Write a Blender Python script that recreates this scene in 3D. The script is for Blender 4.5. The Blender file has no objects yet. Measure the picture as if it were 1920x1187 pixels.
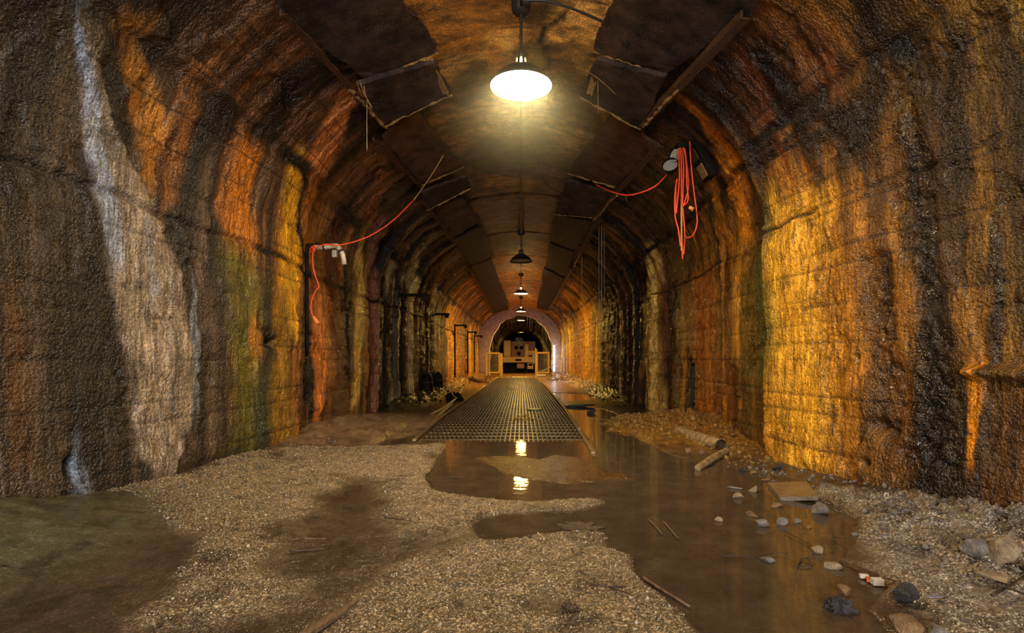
import bpy, bmesh, math, random
import numpy as np
from mathutils import Vector, Matrix
random.seed(7); rng = np.random.default_rng(7)
S = bpy.context.scene
C = S.collection
PI = math.pi

# ------------------------------------------------------------------ camera, world, light, exposure
CX, CY, F = 977.0, 675.0, 1000.0            # vanishing point and focal length measured on the 1920x1187 photograph
cd = bpy.data.cameras.new('camera'); cam = bpy.data.objects.new('camera', cd); C.objects.link(cam)
cam.location = (0, 0, 1.0); cam.rotation_euler = (PI/2, 0, 0)
cd.sensor_width = 36; cd.lens = 36*F/1920
cd.shift_x = -(CX-960)/1920; cd.shift_y = (CY-593.5)/1920
cd.clip_start = 0.05; cd.clip_end = 200
S.camera = cam
w_ = bpy.data.worlds.new('world'); S.world = w_; w_.use_nodes = True
w_.node_tree.nodes['Background'].inputs[0].default_value = (0.30, 0.24, 0.18, 1)
w_.node_tree.nodes['Background'].inputs[1].default_value = 0.0
S.view_settings.view_transform = 'Standard'; S.view_settings.look = 'None'
S.view_settings.exposure = 1.68; S.view_settings.gamma = 1.0
S.view_settings.use_curve_mapping = False
LAMP_E = 72.0           # radiance of the lit lamp mouths
LAMP_C = (1.0, 0.72, 0.38)
def area(name, loc, rot, sx, sy, power, color):
    l = bpy.data.lights.new(name, 'AREA'); l.shape = 'RECTANGLE'; l.size = sx; l.size_y = sy
    l.energy = power; l.color = color
    o = bpy.data.objects.new(name, l); C.objects.link(o); o.location = loc; o.rotation_euler = rot
    return o
# fill light added behind the camera, standing in for tunnel mouth daylight
area('fill_for_mouth_daylight', (-0.3, -7.5, 2.6), (PI/2-0.05, 0, 0), 4.6, 3.6, 300, (0.97, 0.95, 0.95))

# ------------------------------------------------------------------ numeric helpers
def _hash(ix, iy, seed):
    h = (ix.astype(np.int64)*374761393 + iy.astype(np.int64)*668265263 + seed*1442695041) & 0xFFFFFFFF
    h = ((h ^ (h >> 13))*1274126177) & 0xFFFFFFFF
    h = h ^ (h >> 16)
    return (h & 0xFFFFFF)/float(0xFFFFFF)
def vnoise(x, y, seed=0):
    x = np.asarray(x, float); y = np.asarray(y, float)
    ix = np.floor(x); iy = np.floor(y); fx = x-ix; fy = y-iy
    fx = fx*fx*(3-2*fx); fy = fy*fy*(3-2*fy)
    ix = ix.astype(np.int64); iy = iy.astype(np.int64)
    a = _hash(ix, iy, seed); b = _hash(ix+1, iy, seed); c = _hash(ix, iy+1, seed); d = _hash(ix+1, iy+1, seed)
    return (a+(b-a)*fx)*(1-fy) + (c+(d-c)*fx)*fy
def fbm(x, y, seed=0, octv=4):
    t = 0; a = .5; n = 0
    for k in range(octv):
        t = t + a*vnoise(x*2**k+17.3*k, y*2**k-9.1*k, seed+k); n += a; a *= .5
    return t/n
def sm(a, b, x):
    t = np.clip((x-a)/(b-a), 0, 1); return t*t*(3-2*t)
def ground(px, py, z=0.0):
    d = F*(1.0-z)/(py-CY); return ((px-CX)*d/F, d)
def at(px, py, d):
    return Vector(((px-CX)*d/F, d, 1+(CY-py)*d/F))
def sdf(P, X, Y):
    P = np.array(P, float); n = len(P)
    dm = np.full(X.shape, 1e9); ins = np.zeros(X.shape, bool)
    for i in range(n):
        a = P[i]; b = P[(i+1) % n]; e = b-a
        wx = X-a[0]; wy = Y-a[1]
        t = np.clip((wx*e[0]+wy*e[1])/max(e@e, 1e-9), 0, 1)
        dm = np.minimum(dm, np.hypot(wx-e[0]*t, wy-e[1]*t))
        if abs(b[1]-a[1]) > 1e-12:
            c = ((a[1] > Y) != (b[1] > Y)) & (X < (b[0]-a[0])*(Y-a[1])/(b[1]-a[1])+a[0])
            ins ^= c
    return np.where(ins, -dm, dm)

# ------------------------------------------------------------------ object helpers
def tag(o, label=None, cat=None, group=None, kind=None):
    if label: o['label'] = label
    if cat: o['category'] = cat
    if group: o['group'] = group
    if kind: o['kind'] = kind
    return o
def thing(name, label, cat, loc=(0, 0, 0), group=None):
    o = bpy.data.objects.new(name, None); C.objects.link(o); o.location = loc
    o.empty_display_size = .05
    return tag(o, label, cat, group)
def link(name, me, mat, parent=None):
    if mat: me.materials.append(mat)
    o = bpy.data.objects.new(name, me); C.objects.link(o)
    if parent is not None:
        o.parent = parent
        o.matrix_parent_inverse = Matrix.Translation(parent.location).inverted() if parent.parent is None else Matrix()
    return o
def obj(name, bm, mat, parent=None, smooth=False):
    me = bpy.data.meshes.new(name); bm.normal_update(); bm.to_mesh(me); bm.free()
    if smooth: me.polygons.foreach_set('use_smooth', [True]*len(me.polygons))
    return link(name, me, mat, parent)
def grid_mesh(name, P, mat, uv=None, col=None, parent=None, flip=False):
    """P: (n,m,3) array of points joined into one surface"""
    n, m = P.shape[:2]
    me = bpy.data.meshes.new(name)
    me.vertices.add(n*m); me.vertices.foreach_set('co', P.reshape(-1).astype(np.float32))
    i = np.arange(n-1)[:, None]*m + np.arange(m-1)[None]
    q = np.stack([i, i+m, i+m+1, i+1], -1).reshape(-1, 4)
    if flip: q = q[:, ::-1]
    q = np.ascontiguousarray(q).astype(np.int32); nq = len(q)
    me.loops.add(nq*4); me.loops.foreach_set('vertex_index', q.reshape(-1))
    me.polygons.add(nq); me.polygons.foreach_set('loop_start', np.arange(0, nq*4, 4, dtype=np.int32))
    me.update(calc_edges=True)
    me.polygons.foreach_set('use_smooth', np.ones(nq, bool))
    if uv is not None:
        l = me.uv_layers.new(name='UVMap'); l.data.foreach_set('uv', uv.reshape(-1, 2)[q.reshape(-1)].reshape(-1).astype(np.float32))
    if col is not None:
        a = me.color_attributes.new('stain_shade', 'FLOAT_COLOR', 'POINT'); a.data.foreach_set('color', col.reshape(-1).astype(np.float32))
    me.update()
    return link(name, me, mat, parent)
def box(bm, c, s, rot=None, bev=0.0):
    M = Matrix.Translation(Vector(c)) @ (rot.to_4x4() if rot is not None else Matrix()) @ Matrix.Diagonal((s[0], s[1], s[2], 1))
    r = bmesh.ops.create_cube(bm, size=1, matrix=M)
    if bev:
        es = list({e for v in r['verts'] for e in v.link_edges})
        bmesh.ops.bevel(bm, geom=es, offset=bev, segments=2, affect='EDGES', profile=.6)
def cyl(bm, a, b, r, seg=12, r2=None, caps=True):
    a = Vector(a); b = Vector(b); v = b-a
    M = Matrix.Translation((a+b)/2) @ v.to_track_quat('Z', 'Y').to_matrix().to_4x4()
    bmesh.ops.create_cone(bm, cap_ends=caps, segments=seg, radius1=r, radius2=r if r2 is None else r2, depth=v.length, matrix=M)
def tube(bm, pts, r, seg=8, caps=True):
    pts = [Vector(p) for p in pts]; rs = r if isinstance(r, (list, tuple)) else [r]*len(pts)
    rings = []; up = Vector((0.13, .31, .94)).normalized()
    for i, p in enumerate(pts):
        t = (pts[min(i+1, len(pts)-1)]-pts[max(i-1, 0)]).normalized()
        u = t.cross(up)
        if u.length < .05: u = t.cross(Vector((1, 0, 0)))
        u.normalize(); v = t.cross(u)
        rings.append([bm.verts.new(p+(u*math.cos(2*PI*k/seg)+v*math.sin(2*PI*k/seg))*rs[i]) for k in range(seg)])
    for a, b in zip(rings, rings[1:]):
        for k in range(seg): bm.faces.new((a[k], a[(k+1) % seg], b[(k+1) % seg], b[k]))
    if caps:
        bm.faces.new(rings[0][::-1]); bm.faces.new(rings[-1])
def spline(pts, n=8):
    P = [Vector(p) for p in pts]; P = [P[0]*2-P[1]]+P+[P[-1]*2-P[-2]]; out = []
    for i in range(1, len(P)-2):
        for k in range(n):
            t = k/n; a, b, c, d = P[i-1:i+3]
            out.append(.5*((2*b)+(c-a)*t+(2*a-5*b+4*c-d)*t*t+(-a+3*b-3*c+d)*t**3))
    out.append(P[-2]); return out
def lathe(bm, prof, c=(0, 0, 0), seg=32):
    rings = []
    for r, z in prof:
        rings.append([bm.verts.new((c[0]+r*math.cos(2*PI*k/seg), c[1]+r*math.sin(2*PI*k/seg), c[2]+z)) for k in range(seg)])
    for a, b in zip(rings, rings[1:]):
        for k in range(seg): bm.faces.new((a[k], a[(k+1) % seg], b[(k+1) % seg], b[k]))
def plate(bm, top, thick, nrm):
    """polygon (list of Vectors) extruded by thick along nrm"""
    nrm = Vector(nrm).normalized()
    a = [bm.verts.new(p) for p in top]; b = [bm.verts.new(Vector(p)+nrm*thick) for p in top]
    bm.faces.new(a); bm.faces.new(b[::-1]); n = len(a)
    for i in range(n): bm.faces.new((a[(i+1) % n], a[i], b[i], b[(i+1) % n]))

# ------------------------------------------------------------------ materials
class NT:
    def __init__(s, name):
        s.m = bpy.data.materials.new(name); s.m.use_nodes = True; s.t = s.m.node_tree; s.n = s.t.nodes
        s.b = s.n['Principled BSDF']; s.out = s.n['Material Output']
    def node(s, ty, **kw):
        n = s.n.new(ty)
        for k, v in kw.items(): setattr(n, k, v)
        return n
    def put(s, sock, v):
        if hasattr(v, 'is_output'): s.t.links.new(v, sock)
        elif v is not None: sock.default_value = v if not (isinstance(v, tuple) and len(v) == 3 and sock.type == 'RGBA') else (*v, 1)
    def coord(s, kind='Object', scale=(1, 1, 1)):
        c = s.node('ShaderNodeTexCoord'); m = s.node('ShaderNodeMapping'); m.inputs['Scale'].default_value = scale
        s.t.links.new(c.outputs[kind], m.inputs[0]); return m.outputs[0]
    def noise(s, vec, scale, detail=4, rough=.6, dist=0):
        n = s.node('ShaderNodeTexNoise'); s.put(n.inputs['Vector'], vec); n.inputs['Scale'].default_value = scale
        n.inputs['Detail'].default_value = detail; n.inputs['Roughness'].default_value = rough; n.inputs['Distortion'].default_value = dist
        return n.outputs['Fac']
    def voro(s, vec, scale, feat='F1', out='Distance'):
        n = s.node('ShaderNodeTexVoronoi'); n.feature = feat; s.put(n.inputs['Vector'], vec); n.inputs['Scale'].default_value = scale
        return n.outputs[out]
    def ramp(s, f, stops):
        n = s.node('ShaderNodeValToRGB'); s.put(n.inputs[0], f); e = n.color_ramp.elements
        while len(e) < len(stops): e.new(.5)
        for el, (p, c) in zip(e, stops):
            el.position = p; el.color = (*c, 1) if isinstance(c, tuple) else (c, c, c, 1)
        return n.outputs[0]
    def mix(s, f, a, b, mode='MIX'):
        n = s.node('ShaderNodeMix'); n.data_type = 'RGBA'; n.blend_type = mode
        s.put(n.inputs[0], f); s.put(n.inputs[6], a); s.put(n.inputs[7], b); return n.outputs[2]
    def math(s, op, a, b=None):
        n = s.node('ShaderNodeMath'); n.operation = op; s.put(n.inputs[0], a); s.put(n.inputs[1], b); return n.outputs[0]
    def bump(s, h, strength=.5, dist=.01, prev=None):
        n = s.node('ShaderNodeBump'); s.put(n.inputs['Height'], h); n.inputs['Strength'].default_value = strength
        n.inputs['Distance'].default_value = dist
        if prev is not None: s.put(n.inputs['Normal'], prev)
        return n.outputs[0]
    def setb(s, base=None, rough=None, metal=None, normal=None, spec=None):
        if base is not None: s.put(s.b.inputs['Base Color'], base)
        if rough is not None: s.put(s.b.inputs['Roughness'], rough)
        if metal is not None: s.put(s.b.inputs['Metallic'], metal)
        if spec is not None: s.put(s.b.inputs['Specular IOR Level'], spec)
        if normal is not None: s.put(s.b.inputs['Normal'], normal)
        return s.m

def wall_material(vault=False):
    t = NT('stained_wet_vault' if vault else 'stained_wet_concrete')
    a = t.node('ShaderNodeAttribute', attribute_name='stain_shade')
    uv = t.coord('UV'); ob = t.coord('Object')
    st = t.noise(t.coord('UV', (1.2, .7, 1) if vault else (9, .8, 1)), 3.2, 7, .72, 1.2 if vault else .5)
    col = t.mix(1.0, a.outputs['Color'], t.ramp(st, [(.28, .10), (.42, .55), (.52, 1.05), (.72, 1.9)]), 'MULTIPLY')
    st2 = t.noise(t.coord('UV', (2.5, 3, 1) if vault else (34, 1.6, 1)), 3.0, 4, .7, 1.5 if vault else .3)
    col = t.mix(1.0, col, t.ramp(st2, [(.3, .45), (.5, 1.0), (.72, 1.5)]), 'MULTIPLY')
    gr = t.noise(ob, 75, 3, .75)
    col = t.mix(1.0, col, t.ramp(gr, [(.33, .35), (.5, 1.0), (.66, 1.55)]), 'MULTIPLY')
    blot = t.noise(ob, 5, 7, .72)
    col = t.mix(1.0, col, t.ramp(blot, [(.32, .35), (.48, 1.0), (.68, 1.3)]), 'MULTIPLY')
    r = t.math('ADD', t.math('MULTIPLY', t.noise(ob, 9, 5, .75), .8), t.math('SUBTRACT', a.outputs['Alpha'], .52))
    r = t.math('MAXIMUM', r, .13)
    h1 = t.voro(ob, 110, 'F1'); h4 = t.voro(t.coord('Object', (1, 1, .8)), 48, 'F1'); h2 = t.noise(ob, 26, 4, .6); h3 = t.noise(ob, 9, 5, .7)
    n = t.bump(h3, .35, .05); n = t.bump(h2, .28, .018, n); n = t.bump(h4, -.0, .012, n) if False else t.bump(t.math('SUBTRACT', 1.0, h4), .8, .014, n); n = t.bump(t.math('SUBTRACT', 1.0, h1), .8, .007, n); n = t.bump(st2, .35, .012, n)
    return t.setb(col, r, 0, n, .75)
def floor_material():
    t = NT('wet_gravel_and_mud')
    a = t.node('ShaderNodeAttribute', attribute_name='stain_shade'); ob = t.coord('Object')
    v = t.voro(ob, 120, 'F1', 'Color')
    sep = t.node('ShaderNodeSeparateColor'); t.put(sep.inputs[0], v)
    g = t.ramp(sep.outputs[0], [(0, .25), (.5, .8), (.85, 1.5), (1, 3.2)])
    g2 = t.mix(a.outputs['Alpha'], g, (1, 1, 1, 1))
    col = t.mix(1.0, a.outputs['Color'], g2, 'MULTIPLY')
    col = t.mix(1.0, col, t.ramp(t.noise(ob, 7, 6, .7), [(.3, .6), (.5, 1.0), (.7, 1.3)]), 'MULTIPLY')
    r = t.ramp(t.noise(ob, 30, 5, .75), [(.38, .12), (.62, .6)])
    r = t.math('MULTIPLY', r, t.math('SUBTRACT', 1.05, t.math('MULTIPLY', a.outputs['Alpha'], .6)))
    h = t.math('MULTIPLY', t.voro(ob, 120), t.math('SUBTRACT', 1.1, a.outputs['Alpha']))
    n = t.bump(t.noise(ob, 22, 5, .65), .5, .02); n = t.bump(h, .9, .008, n)
    return t.setb(col, r, 0, n, .6)
def simple(name, c1, c2, scale=12, rough=(.4, .8), metal=0, bump=.4, bd=.01, spec=.5, stretch=(1, 1, 1)):
    t = NT(name); ob = t.coord('Object', stretch)
    f = t.noise(ob, scale, 5, .65)
    col = t.ramp(f, [(.32, c1), (.68, c2)])
    r = t.ramp(t.noise(ob, scale*2.3, 3, .6), [(.3, rough[0]), (.7, rough[1])])
    n = t.bump(t.noise(ob, scale*4, 4, .7), bump, bd)
    return t.setb(col, r, metal, n, spec)
def water_material():
    t = NT('murky_brown_water'); ob = t.coord('Object')
    g = t.node('ShaderNodeBsdfGlossy'); g.inputs['Roughness'].default_value = .045
    tr = t.node('ShaderNodeBsdfTransparent'); tr.inputs[0].default_value = (.62, .50, .36, 1)
    df = t.node('ShaderNodeBsdfDiffuse'); t.put(df.inputs[0], t.ramp(t.noise(ob, 5, 6, .7), [(.3, (.10, .078, .052)), (.55, (.17, .13, .088)), (.7, (.22, .17, .115))]))
    n = t.bump(t.noise(t.coord('Object', (1, 2.2, 1)), 5.5, 2, .5), .055, .02); t.put(g.inputs['Normal'], n)
    m1 = t.node('ShaderNodeMixShader'); m1.inputs[0].default_value = .42
    t.t.links.new(tr.outputs[0], m1.inputs[1]); t.t.links.new(df.outputs[0], m1.inputs[2])
    fr = t.node('ShaderNodeFresnel'); fr.inputs[0].default_value = 1.4
    m2 = t.node('ShaderNodeMixShader'); t.put(m2.inputs[0], fr.outputs[0])
    t.t.links.new(m1.outputs[0], m2.inputs[1]); t.t.links.new(g.outputs[0], m2.inputs[2])
    t.t.links.new(m2.outputs[0], t.out.inputs[0]); return t.m
def emit(name, color, strength):
    t = NT(name); t.b.inputs['Base Color'].default_value = (.8, .8, .8, 1)
    t.b.inputs['Emission Color'].default_value = (*color, 1); t.b.inputs['Emission Strength'].default_value = strength
    return t.m
def slabmat(name, c1, c2, c3):
    t = NT(name); ob = t.coord('Object'); f = t.noise(ob, 5, 7, .7)
    col = t.ramp(f, [(.35, c1), (.65, c2)])
    sp = t.math('MULTIPLY', t.ramp(t.noise(ob, 85, 3, .7), [(.60, 0.0), (.66, 1.0)]), t.ramp(t.noise(ob, 3.5, 4, .7), [(.48, 0.0), (.62, 1.0)]))
    col = t.mix(sp, col, (*c3, 1))
    n = t.bump(f, .8, .08); n = t.bump(t.noise(ob, 45, 4, .75), .9, .02, n)
    return t.setb(col, t.ramp(t.noise(ob, 20, 3, .6), [(.35, .45), (.65, .85)]), 0, n, .25)
M = dict(
    wall=wall_material(), vault=wall_material(True), floor=floor_material(), water=water_material(),
    panel=slabmat('sooty_corroded_slab', (.010, .007, .006), (.10, .06, .045), (.46, .38, .34)),
    panelblack=simple('black_shaded_slab', (.004, .004, .004), (.03, .018, .013), 9, (.4, .8), 0, .9, .03),  # far slab undersides darkened in colour to stand out against the lit ceiling
    panelrust=slabmat('rusty_brown_slab', (.05, .022, .014), (.24, .11, .06), (.4, .25, .16)),
    rust=simple('crusted_rusty_steel', (.03, .014, .008), (.22, .09, .03), 22, (.35, .8), .1, .9, .02),
    goldcrust=simple('yellow_crust_and_lit_rim', (.28, .13, .03), (.75, .48, .16), 40, (.25, .6), 0, 1, .02),  # also carries the painted lamplit rims of the slabs
    timber=simple('wet_splintered_timber', (.05, .022, .01), (.34, .17, .06), 14, (.35, .7), 0, 1, .02, stretch=(6, 1, 6)),
    black=simple('black_wet_iron', (.004, .004, .004), (.014, .010, .007), 20, (.5, .8), 0, .5, .01, .15),
    darkmetal=simple('dark_enamel', (.018, .016, .015), (.05, .045, .04), 20, (.3, .5), .3, .15),
    enamelin=simple('dull_white_enamel', (.25, .22, .18), (.4, .36, .3), 20, (.3, .5), 0, .1),
    grate=simple('wet_brown_steel', (.05, .035, .02), (.26, .18, .10), 8, (.25, .5), .3, .4, .005),
    gratemud=simple('silted_deck', (.005, .004, .003), (.02, .013, .008), 5, (.5, .8), 0, .5, .01),
    railedge=simple('worn_edge_angle', (.12, .08, .04), (.4, .28, .14), 20, (.25, .55), .3, .5, .006),
    red=simple('red_orange_cord', (.75, .05, .015), (.95, .10, .03), 30, (.35, .5), 0, .05),
    yelcord=simple('dirty_yellow_cord', (.35, .2, .05), (.5, .32, .08), 30, (.4, .5), 0, .05),
    plug=simple('orange_plug', (.8, .22, .05), (.95, .35, .1), 30, (.35, .5), 0, .05),
    pvc=simple('dirty_white_pipe', (.35, .3, .2), (.72, .66, .5), 25, (.3, .5), 0, .2),
    wire=simple('black_cable', (.01, .009, .008), (.02, .018, .015), 30, (.4, .6), 0, .1),
    yellow=simple('yellow_gate_paint', (.62, .33, .02), (.85, .5, .04), 12, (.35, .6), 0, .2),
    mesh=simple('galvanised_wire', (.3, .28, .25), (.5, .46, .4), 30, (.3, .5), .4, .1),
    machine=simple('yellow_brown_machine_paint', (.62, .33, .05), (.85, .50, .09), 6, (.35, .6), 0, .2),
    machred=simple('rusty_red_machine_paint', (.3, .10, .04), (.55, .22, .09), 6, (.4, .7), 0, .4),
    rock=simple('grey_wet_limestone', (.09, .08, .075), (.38, .34, .30), 16, (.25, .7), 0, 1, .02),
    rocktan=simple('tan_broken_stone', (.16, .11, .06), (.50, .38, .23), 12, (.3, .7), 0, 1, .02),
    rockbrown=simple('brown_stained_stone', (.10, .06, .03), (.34, .20, .09), 12, (.25, .6), 0, 1, .02),
    coal=simple('black_glossy_stone', (.008, .009, .011), (.05, .055, .065), 26, (.12, .4), 0, 1, .02, .8),
    gold=simple('ochre_wet_rubble', (.16, .09, .02), (.46, .28, .07), 18, (.25, .6), 0, 1, .02),
    slab=simple('wet_concrete_slab', (.12, .085, .05), (.24, .17, .10), 9, (.18, .45), 0, .5, .01),
    stick=simple('wet_dark_twig', (.02, .012, .008), (.09, .055, .03), 30, (.3, .6), 0, .5),
    plank=simple('wet_brown_wood', (.10, .06, .035), (.28, .18, .10), 14, (.25, .5), 0, .6, .01, stretch=(6, 1, 1)),
    pipe=simple('dirty_plastic_pipe', (.12, .08, .04), (.42, .30, .15), 14, (.35, .6), 0, .5, .01),
    pebble=simple('wet_pebbles', (.09, .07, .045), (.72, .60, .42), 60, (.08, .35), 0, .3, .003, .7),
    pink=simple('pale_pinkish_shotcrete', (.55, .40, .36), (.88, .74, .70), 5, (.4, .7), 0, 1, .05),
    darkrock=simple('dark_rock', (.015, .01, .008), (.06, .035, .02), 3, (.4, .8), 0, 1, .08),
    tube=emit('white_tube_light', (.85, .92, 1.0), 2.5),
    white=simple('white_painted_metal', (.6, .6, .6), (.8, .8, .8), 12, (.4, .6), 0, .1),
    litter=simple('off_white_card', (.6, .58, .5), (.8, .78, .7), 12, (.4, .6), 0, .1),
    redprint=simple('red_print', (.6, .12, .03), (.7, .18, .05), 12, (.4, .6), 0, .1),
    foil=simple('crumpled_dark_plastic', (.02, .02, .03), (.22, .2, .22), 26, (.08, .3), .3, 1, .03),
    leaf=simple('yellow_brown_leaf', (.3, .16, .03), (.6, .38, .06), 20, (.4, .6), 0, .2),
    green=simple('green_metal_disc', (.06, .1, .04), (.12, .17, .07), 20, (.3, .5), .1, .2),
    bluebit=simple('blue_grey_foil', (.2, .22, .4), (.4, .42, .6), 20, (.15, .3), .4, .6),
    lamp=emit('lit_lamp_glass', LAMP_C, LAMP_E),
    lampfar=emit('yellow_lit_lamp_glass', (1.0, .64, .13), 95),
    neckglow=emit('lamp_neck_glow', (1.0, .62, .22), 330.0),
    drip=None)
t = NT('falling_water'); t.setb((.8, .72, .6), .1, 0, None, .8); t.b.inputs['Alpha'].default_value = .35; M['drip'] = t.m

# ------------------------------------------------------------------ tunnel section
SP, B, R0 = 2.3, 2.0, 2.35             # springing height, vault rise, arc scale
def wl(d): return np.interp(d, [-15, 2.9, 3.6, 5.6, 6.50, 6.54, 9.6, 9.66, 20, 33.6], [2.85, 2.85, 2.80, 2.62, 2.62, 2.72, 2.74, 2.80, 2.72, 2.62])
def wr(d): return np.interp(d, [-15, 2.9, 4.2, 5.40, 5.47, 8, 20, 33.6], [2.85, 2.85, 2.62, 2.45, 2.64, 2.70, 2.62, 2.46])
def section(side, d, s):
    w = wl(d) if side < 0 else wr(d)
    ph = np.clip((s-SP)/R0, 0, PI/2)
    X = w*np.cos(ph); Z = np.minimum(s, SP)+B*np.sin(ph)
    return side*X, Z, -side*np.cos(ph), -np.sin(ph)
_dd = np.arange(1.4, 33.5, .004)
def on_wall(px, py):
    side = -1 if px < CX else 1
    X = abs(px-CX)/F*_dd; Z = 1+(CY-py)/F*_dd
    w = wl(_dd) if side < 0 else wr(_dd)
    f = np.where(Z <= SP, X/w, np.sqrt((X/w)**2+(np.maximum(Z-SP, 0)/B)**2))
    k = int(np.argmax(f >= 1)) if (f >= 1).any() else len(_dd)-1
    z = Z[k]; d = _dd[k]
    if z <= SP: s = z
    else: s = SP+R0*math.atan2((z-SP)/B, X[k]/w[k])
    return float(d), float(s)
def wall_point(px, py, off=0.0):
    d, s = on_wall(px, py); side = -1 if px < CX else 1
    x, z, nx, nz = section(side, d, s); return Vector((float(x)+float(nx)*off, d, float(z)+float(nz)*off))

def stroke_mask(d, s, pts, soft, seed, wob=.5):
    """a run of stains: pts = (photo x, photo y, half width) measured along it"""
    L = []
    for x, y, h in pts:
        a = on_wall(x, y); b = on_wall(x+(h if x > CX else -h)*1.0, y)
        L.append((a[1], a[0], max(abs(b[0]-a[0]), .01)))
    L.sort(); s0 = np.array([l[0] for l in L]); d0 = np.array([l[1] for l in L]); r0 = np.array([l[2] for l in L])
    dc = np.interp(s, s0, d0); r = np.interp(s, s0, r0)
    rm = float(r0.max())
    wv = (fbm(d*1.7/rm*.4, s*2.2, seed, 3)-.5)*2*rm*wob
    m = 1-sm(1-soft, 1+soft, np.abs(d+wv-dc)/np.maximum(r, 1e-3))
    e = .12+.3*fbm(d*3/rm*.3, s*0, seed+5, 2)
    m = m*sm(s0[0]-e, s0[0]+.02, s)*(1-sm(s0[-1]-.02, s0[-1]+e, s))
    return m

def hx(h):
    v = [int(h[i:i+2], 16)/255 for i in (0, 2, 4)]
    return np.array([c/12.92 if c < .04045 else ((c+.055)/1.055)**2.4 for c in v])

# (points, colour, softness, strength, roughness)
LEFT = [
    # rusty vault above the springing, then the runs
    ([(250, 60, 40), (285, 200, 42), (300, 330, 30)], 'd08a2c', .5, .9, .45),
    ([(395, 110, 20), (350, 230, 26), (325, 350, 16)], 'a06428', .5, .75, .35),
    ([(330, 260, 8), (300, 380, 10), (300, 460, 6)], '301505', .5, .7, .4),
    ([(470, 270, 36), (450, 350, 32), (455, 470, 26)], 'd8801c', .6, .9, .4),
    ([(450, 480, 30), (470, 620, 36), (480, 850, 40)], '6e6a20', .6, .8, .45),
    ([(500, 560, 12), (497, 700, 14), (490, 860, 12)], '26301a', .5, .8, .5),
    ([(563, 300, 16), (548, 430, 22), (545, 540, 22), (556, 620, 8)], 'f0b020', .4, 1, .35),
    ([(530, 560, 14), (530, 700, 20), (540, 830, 20)], 'a07818', .6, .8, .4),
    ([(574, 300, 3), (572, 460, 4), (576, 640, 4), (586, 790, 3)], '060402', .4, 1, .4),
    ([(600, 560, 10), (602, 650, 14), (600, 780, 8)], 'e8883c', .35, .95, .35),
    ([(590, 340, 16), (585, 470, 10), (590, 560, 8)], 'c0701c', .5, .9, .3),
    ([(625, 420, 14), (630, 560, 18), (640, 780, 26)], '5a2408', .5, .8, .3),
    ([(615, 560, 7), (622, 700, 9)], 'b87020', .5, .7, .35),
    ([(650, 190, 30), (630, 250, 40), (600, 310, 34)], 'f09450', .35, .95, .4),
    ([(720, 330, 16), (700, 400, 18), (690, 440, 12)], 'a85c34', .4, .8, .4),
    ([(655, 500, 7), (654, 700, 8)], '140806', .5, .9, .4),
    ([(688, 430, 5), (678, 540, 7), (672, 640, 8), (668, 750, 7)], 'ffd060', .4, .9, .2),  # gold glints painted in as a pale run
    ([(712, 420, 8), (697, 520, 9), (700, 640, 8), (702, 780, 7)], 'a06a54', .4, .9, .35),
    ([(730, 440, 9), (715, 560, 10), (716, 700, 10), (718, 790, 10)], '060302', .4, 1, .3),  # shadowed gap beside the ribs painted black
    ([(745, 470, 5), (737, 600, 6), (735, 760, 8)], 'ffe0a0', .4, .9, .18),  # glint along a rib, painted pale gold
    ([(760, 480, 7), (752, 600, 8), (752, 760, 9)], '040302', .4, 1, .3),  # gap between ribs, its shade put into the colour
    ([(785, 480, 7), (771, 560, 8), (770, 700, 9), (770, 750, 8)], 'ffdc88', .5, .9, .18),  # light catching the rib, painted pale
    ([(806, 500, 6), (794, 580, 7), (792, 740, 7)], '050302', .4, 1, .3),  # next rib gap, shade painted black
    ([(818, 530, 4), (815, 600, 5), (815, 700, 5)], 'ffd880', .5, .9, .2),  # thin painted glint on the rib
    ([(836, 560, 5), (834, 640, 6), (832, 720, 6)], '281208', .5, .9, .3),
    ([(855, 610, 12), (856, 700, 13)], 'f0a828', .5, .9, .35),  # lamplit far wall brightened in the colour
    ([(875, 610, 5), (874, 700, 5)], '803010', .5, .8, .35),
    ([(300, 60, 8), (380, 120, 14), (440, 190, 30), (430, 240, 40), (400, 250, 30)], '0a0504', .6, .9, .4),  # joint's black band, widened by painted shade above the lamp cut-off
    ([(540, 150, 30), (520, 240, 40), (500, 262, 30)], '140905', .7, .85, .4),  # shade above the lamp's cut-off painted black
    ([(215, 10, 20), (235, 60, 14)], '0c0806', .5, .8, .4),
    # pale calcite curtain with its blue white rim
    ([(150, 40, 14), (180, 170, 26), (205, 290, 42), (245, 390, 62), (283, 500, 80), (300, 614, 72), (314, 710, 60), (310, 800, 48), (304, 850, 40), (303, 872, 26)], 'ac9a86', .13, .97, .62),
    ([(150, 30, 12), (172, 170, 16), (182, 290, 18), (205, 380, 20), (225, 470, 14)], 'b4c2dc', .5, .9, .6),
    ([(285, 440, 14), (292, 530, 12)], '8a94ac', .6, .6, .5),
    ([(368, 560, 5), (368, 640, 6), (368, 760, 5)], '9098a4', .5, .7, .5),
    ([(330, 480, 5), (332, 600, 6), (330, 780, 8)], '5e4c3c', .6, .6, .5),
    ([(150, 872, 10), (150, 900, 14), (150, 950, 22)], '8090a8', .5, .8, .3),
    ([(135, 868, 5), (133, 895, 4)], '050404', .4, 1, .4),
    ([(18, 560, 20), (40, 700, 26), (50, 830, 18)], '6e4a24', .6, .7, .45),
    ([(440, 860, 40), (380, 890, 50)], '1a1410', .6, .6, .4),
    ([(512, 636, 10), (512, 652, 10)], '040302', .3, 1, .5), ([(498, 640, 4), (497, 680, 3)], '040302', .3, 1, .5),
    ([(480, 628, 14), (480, 640, 14)], 'd08020', .6, .6, .5),
]
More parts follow.
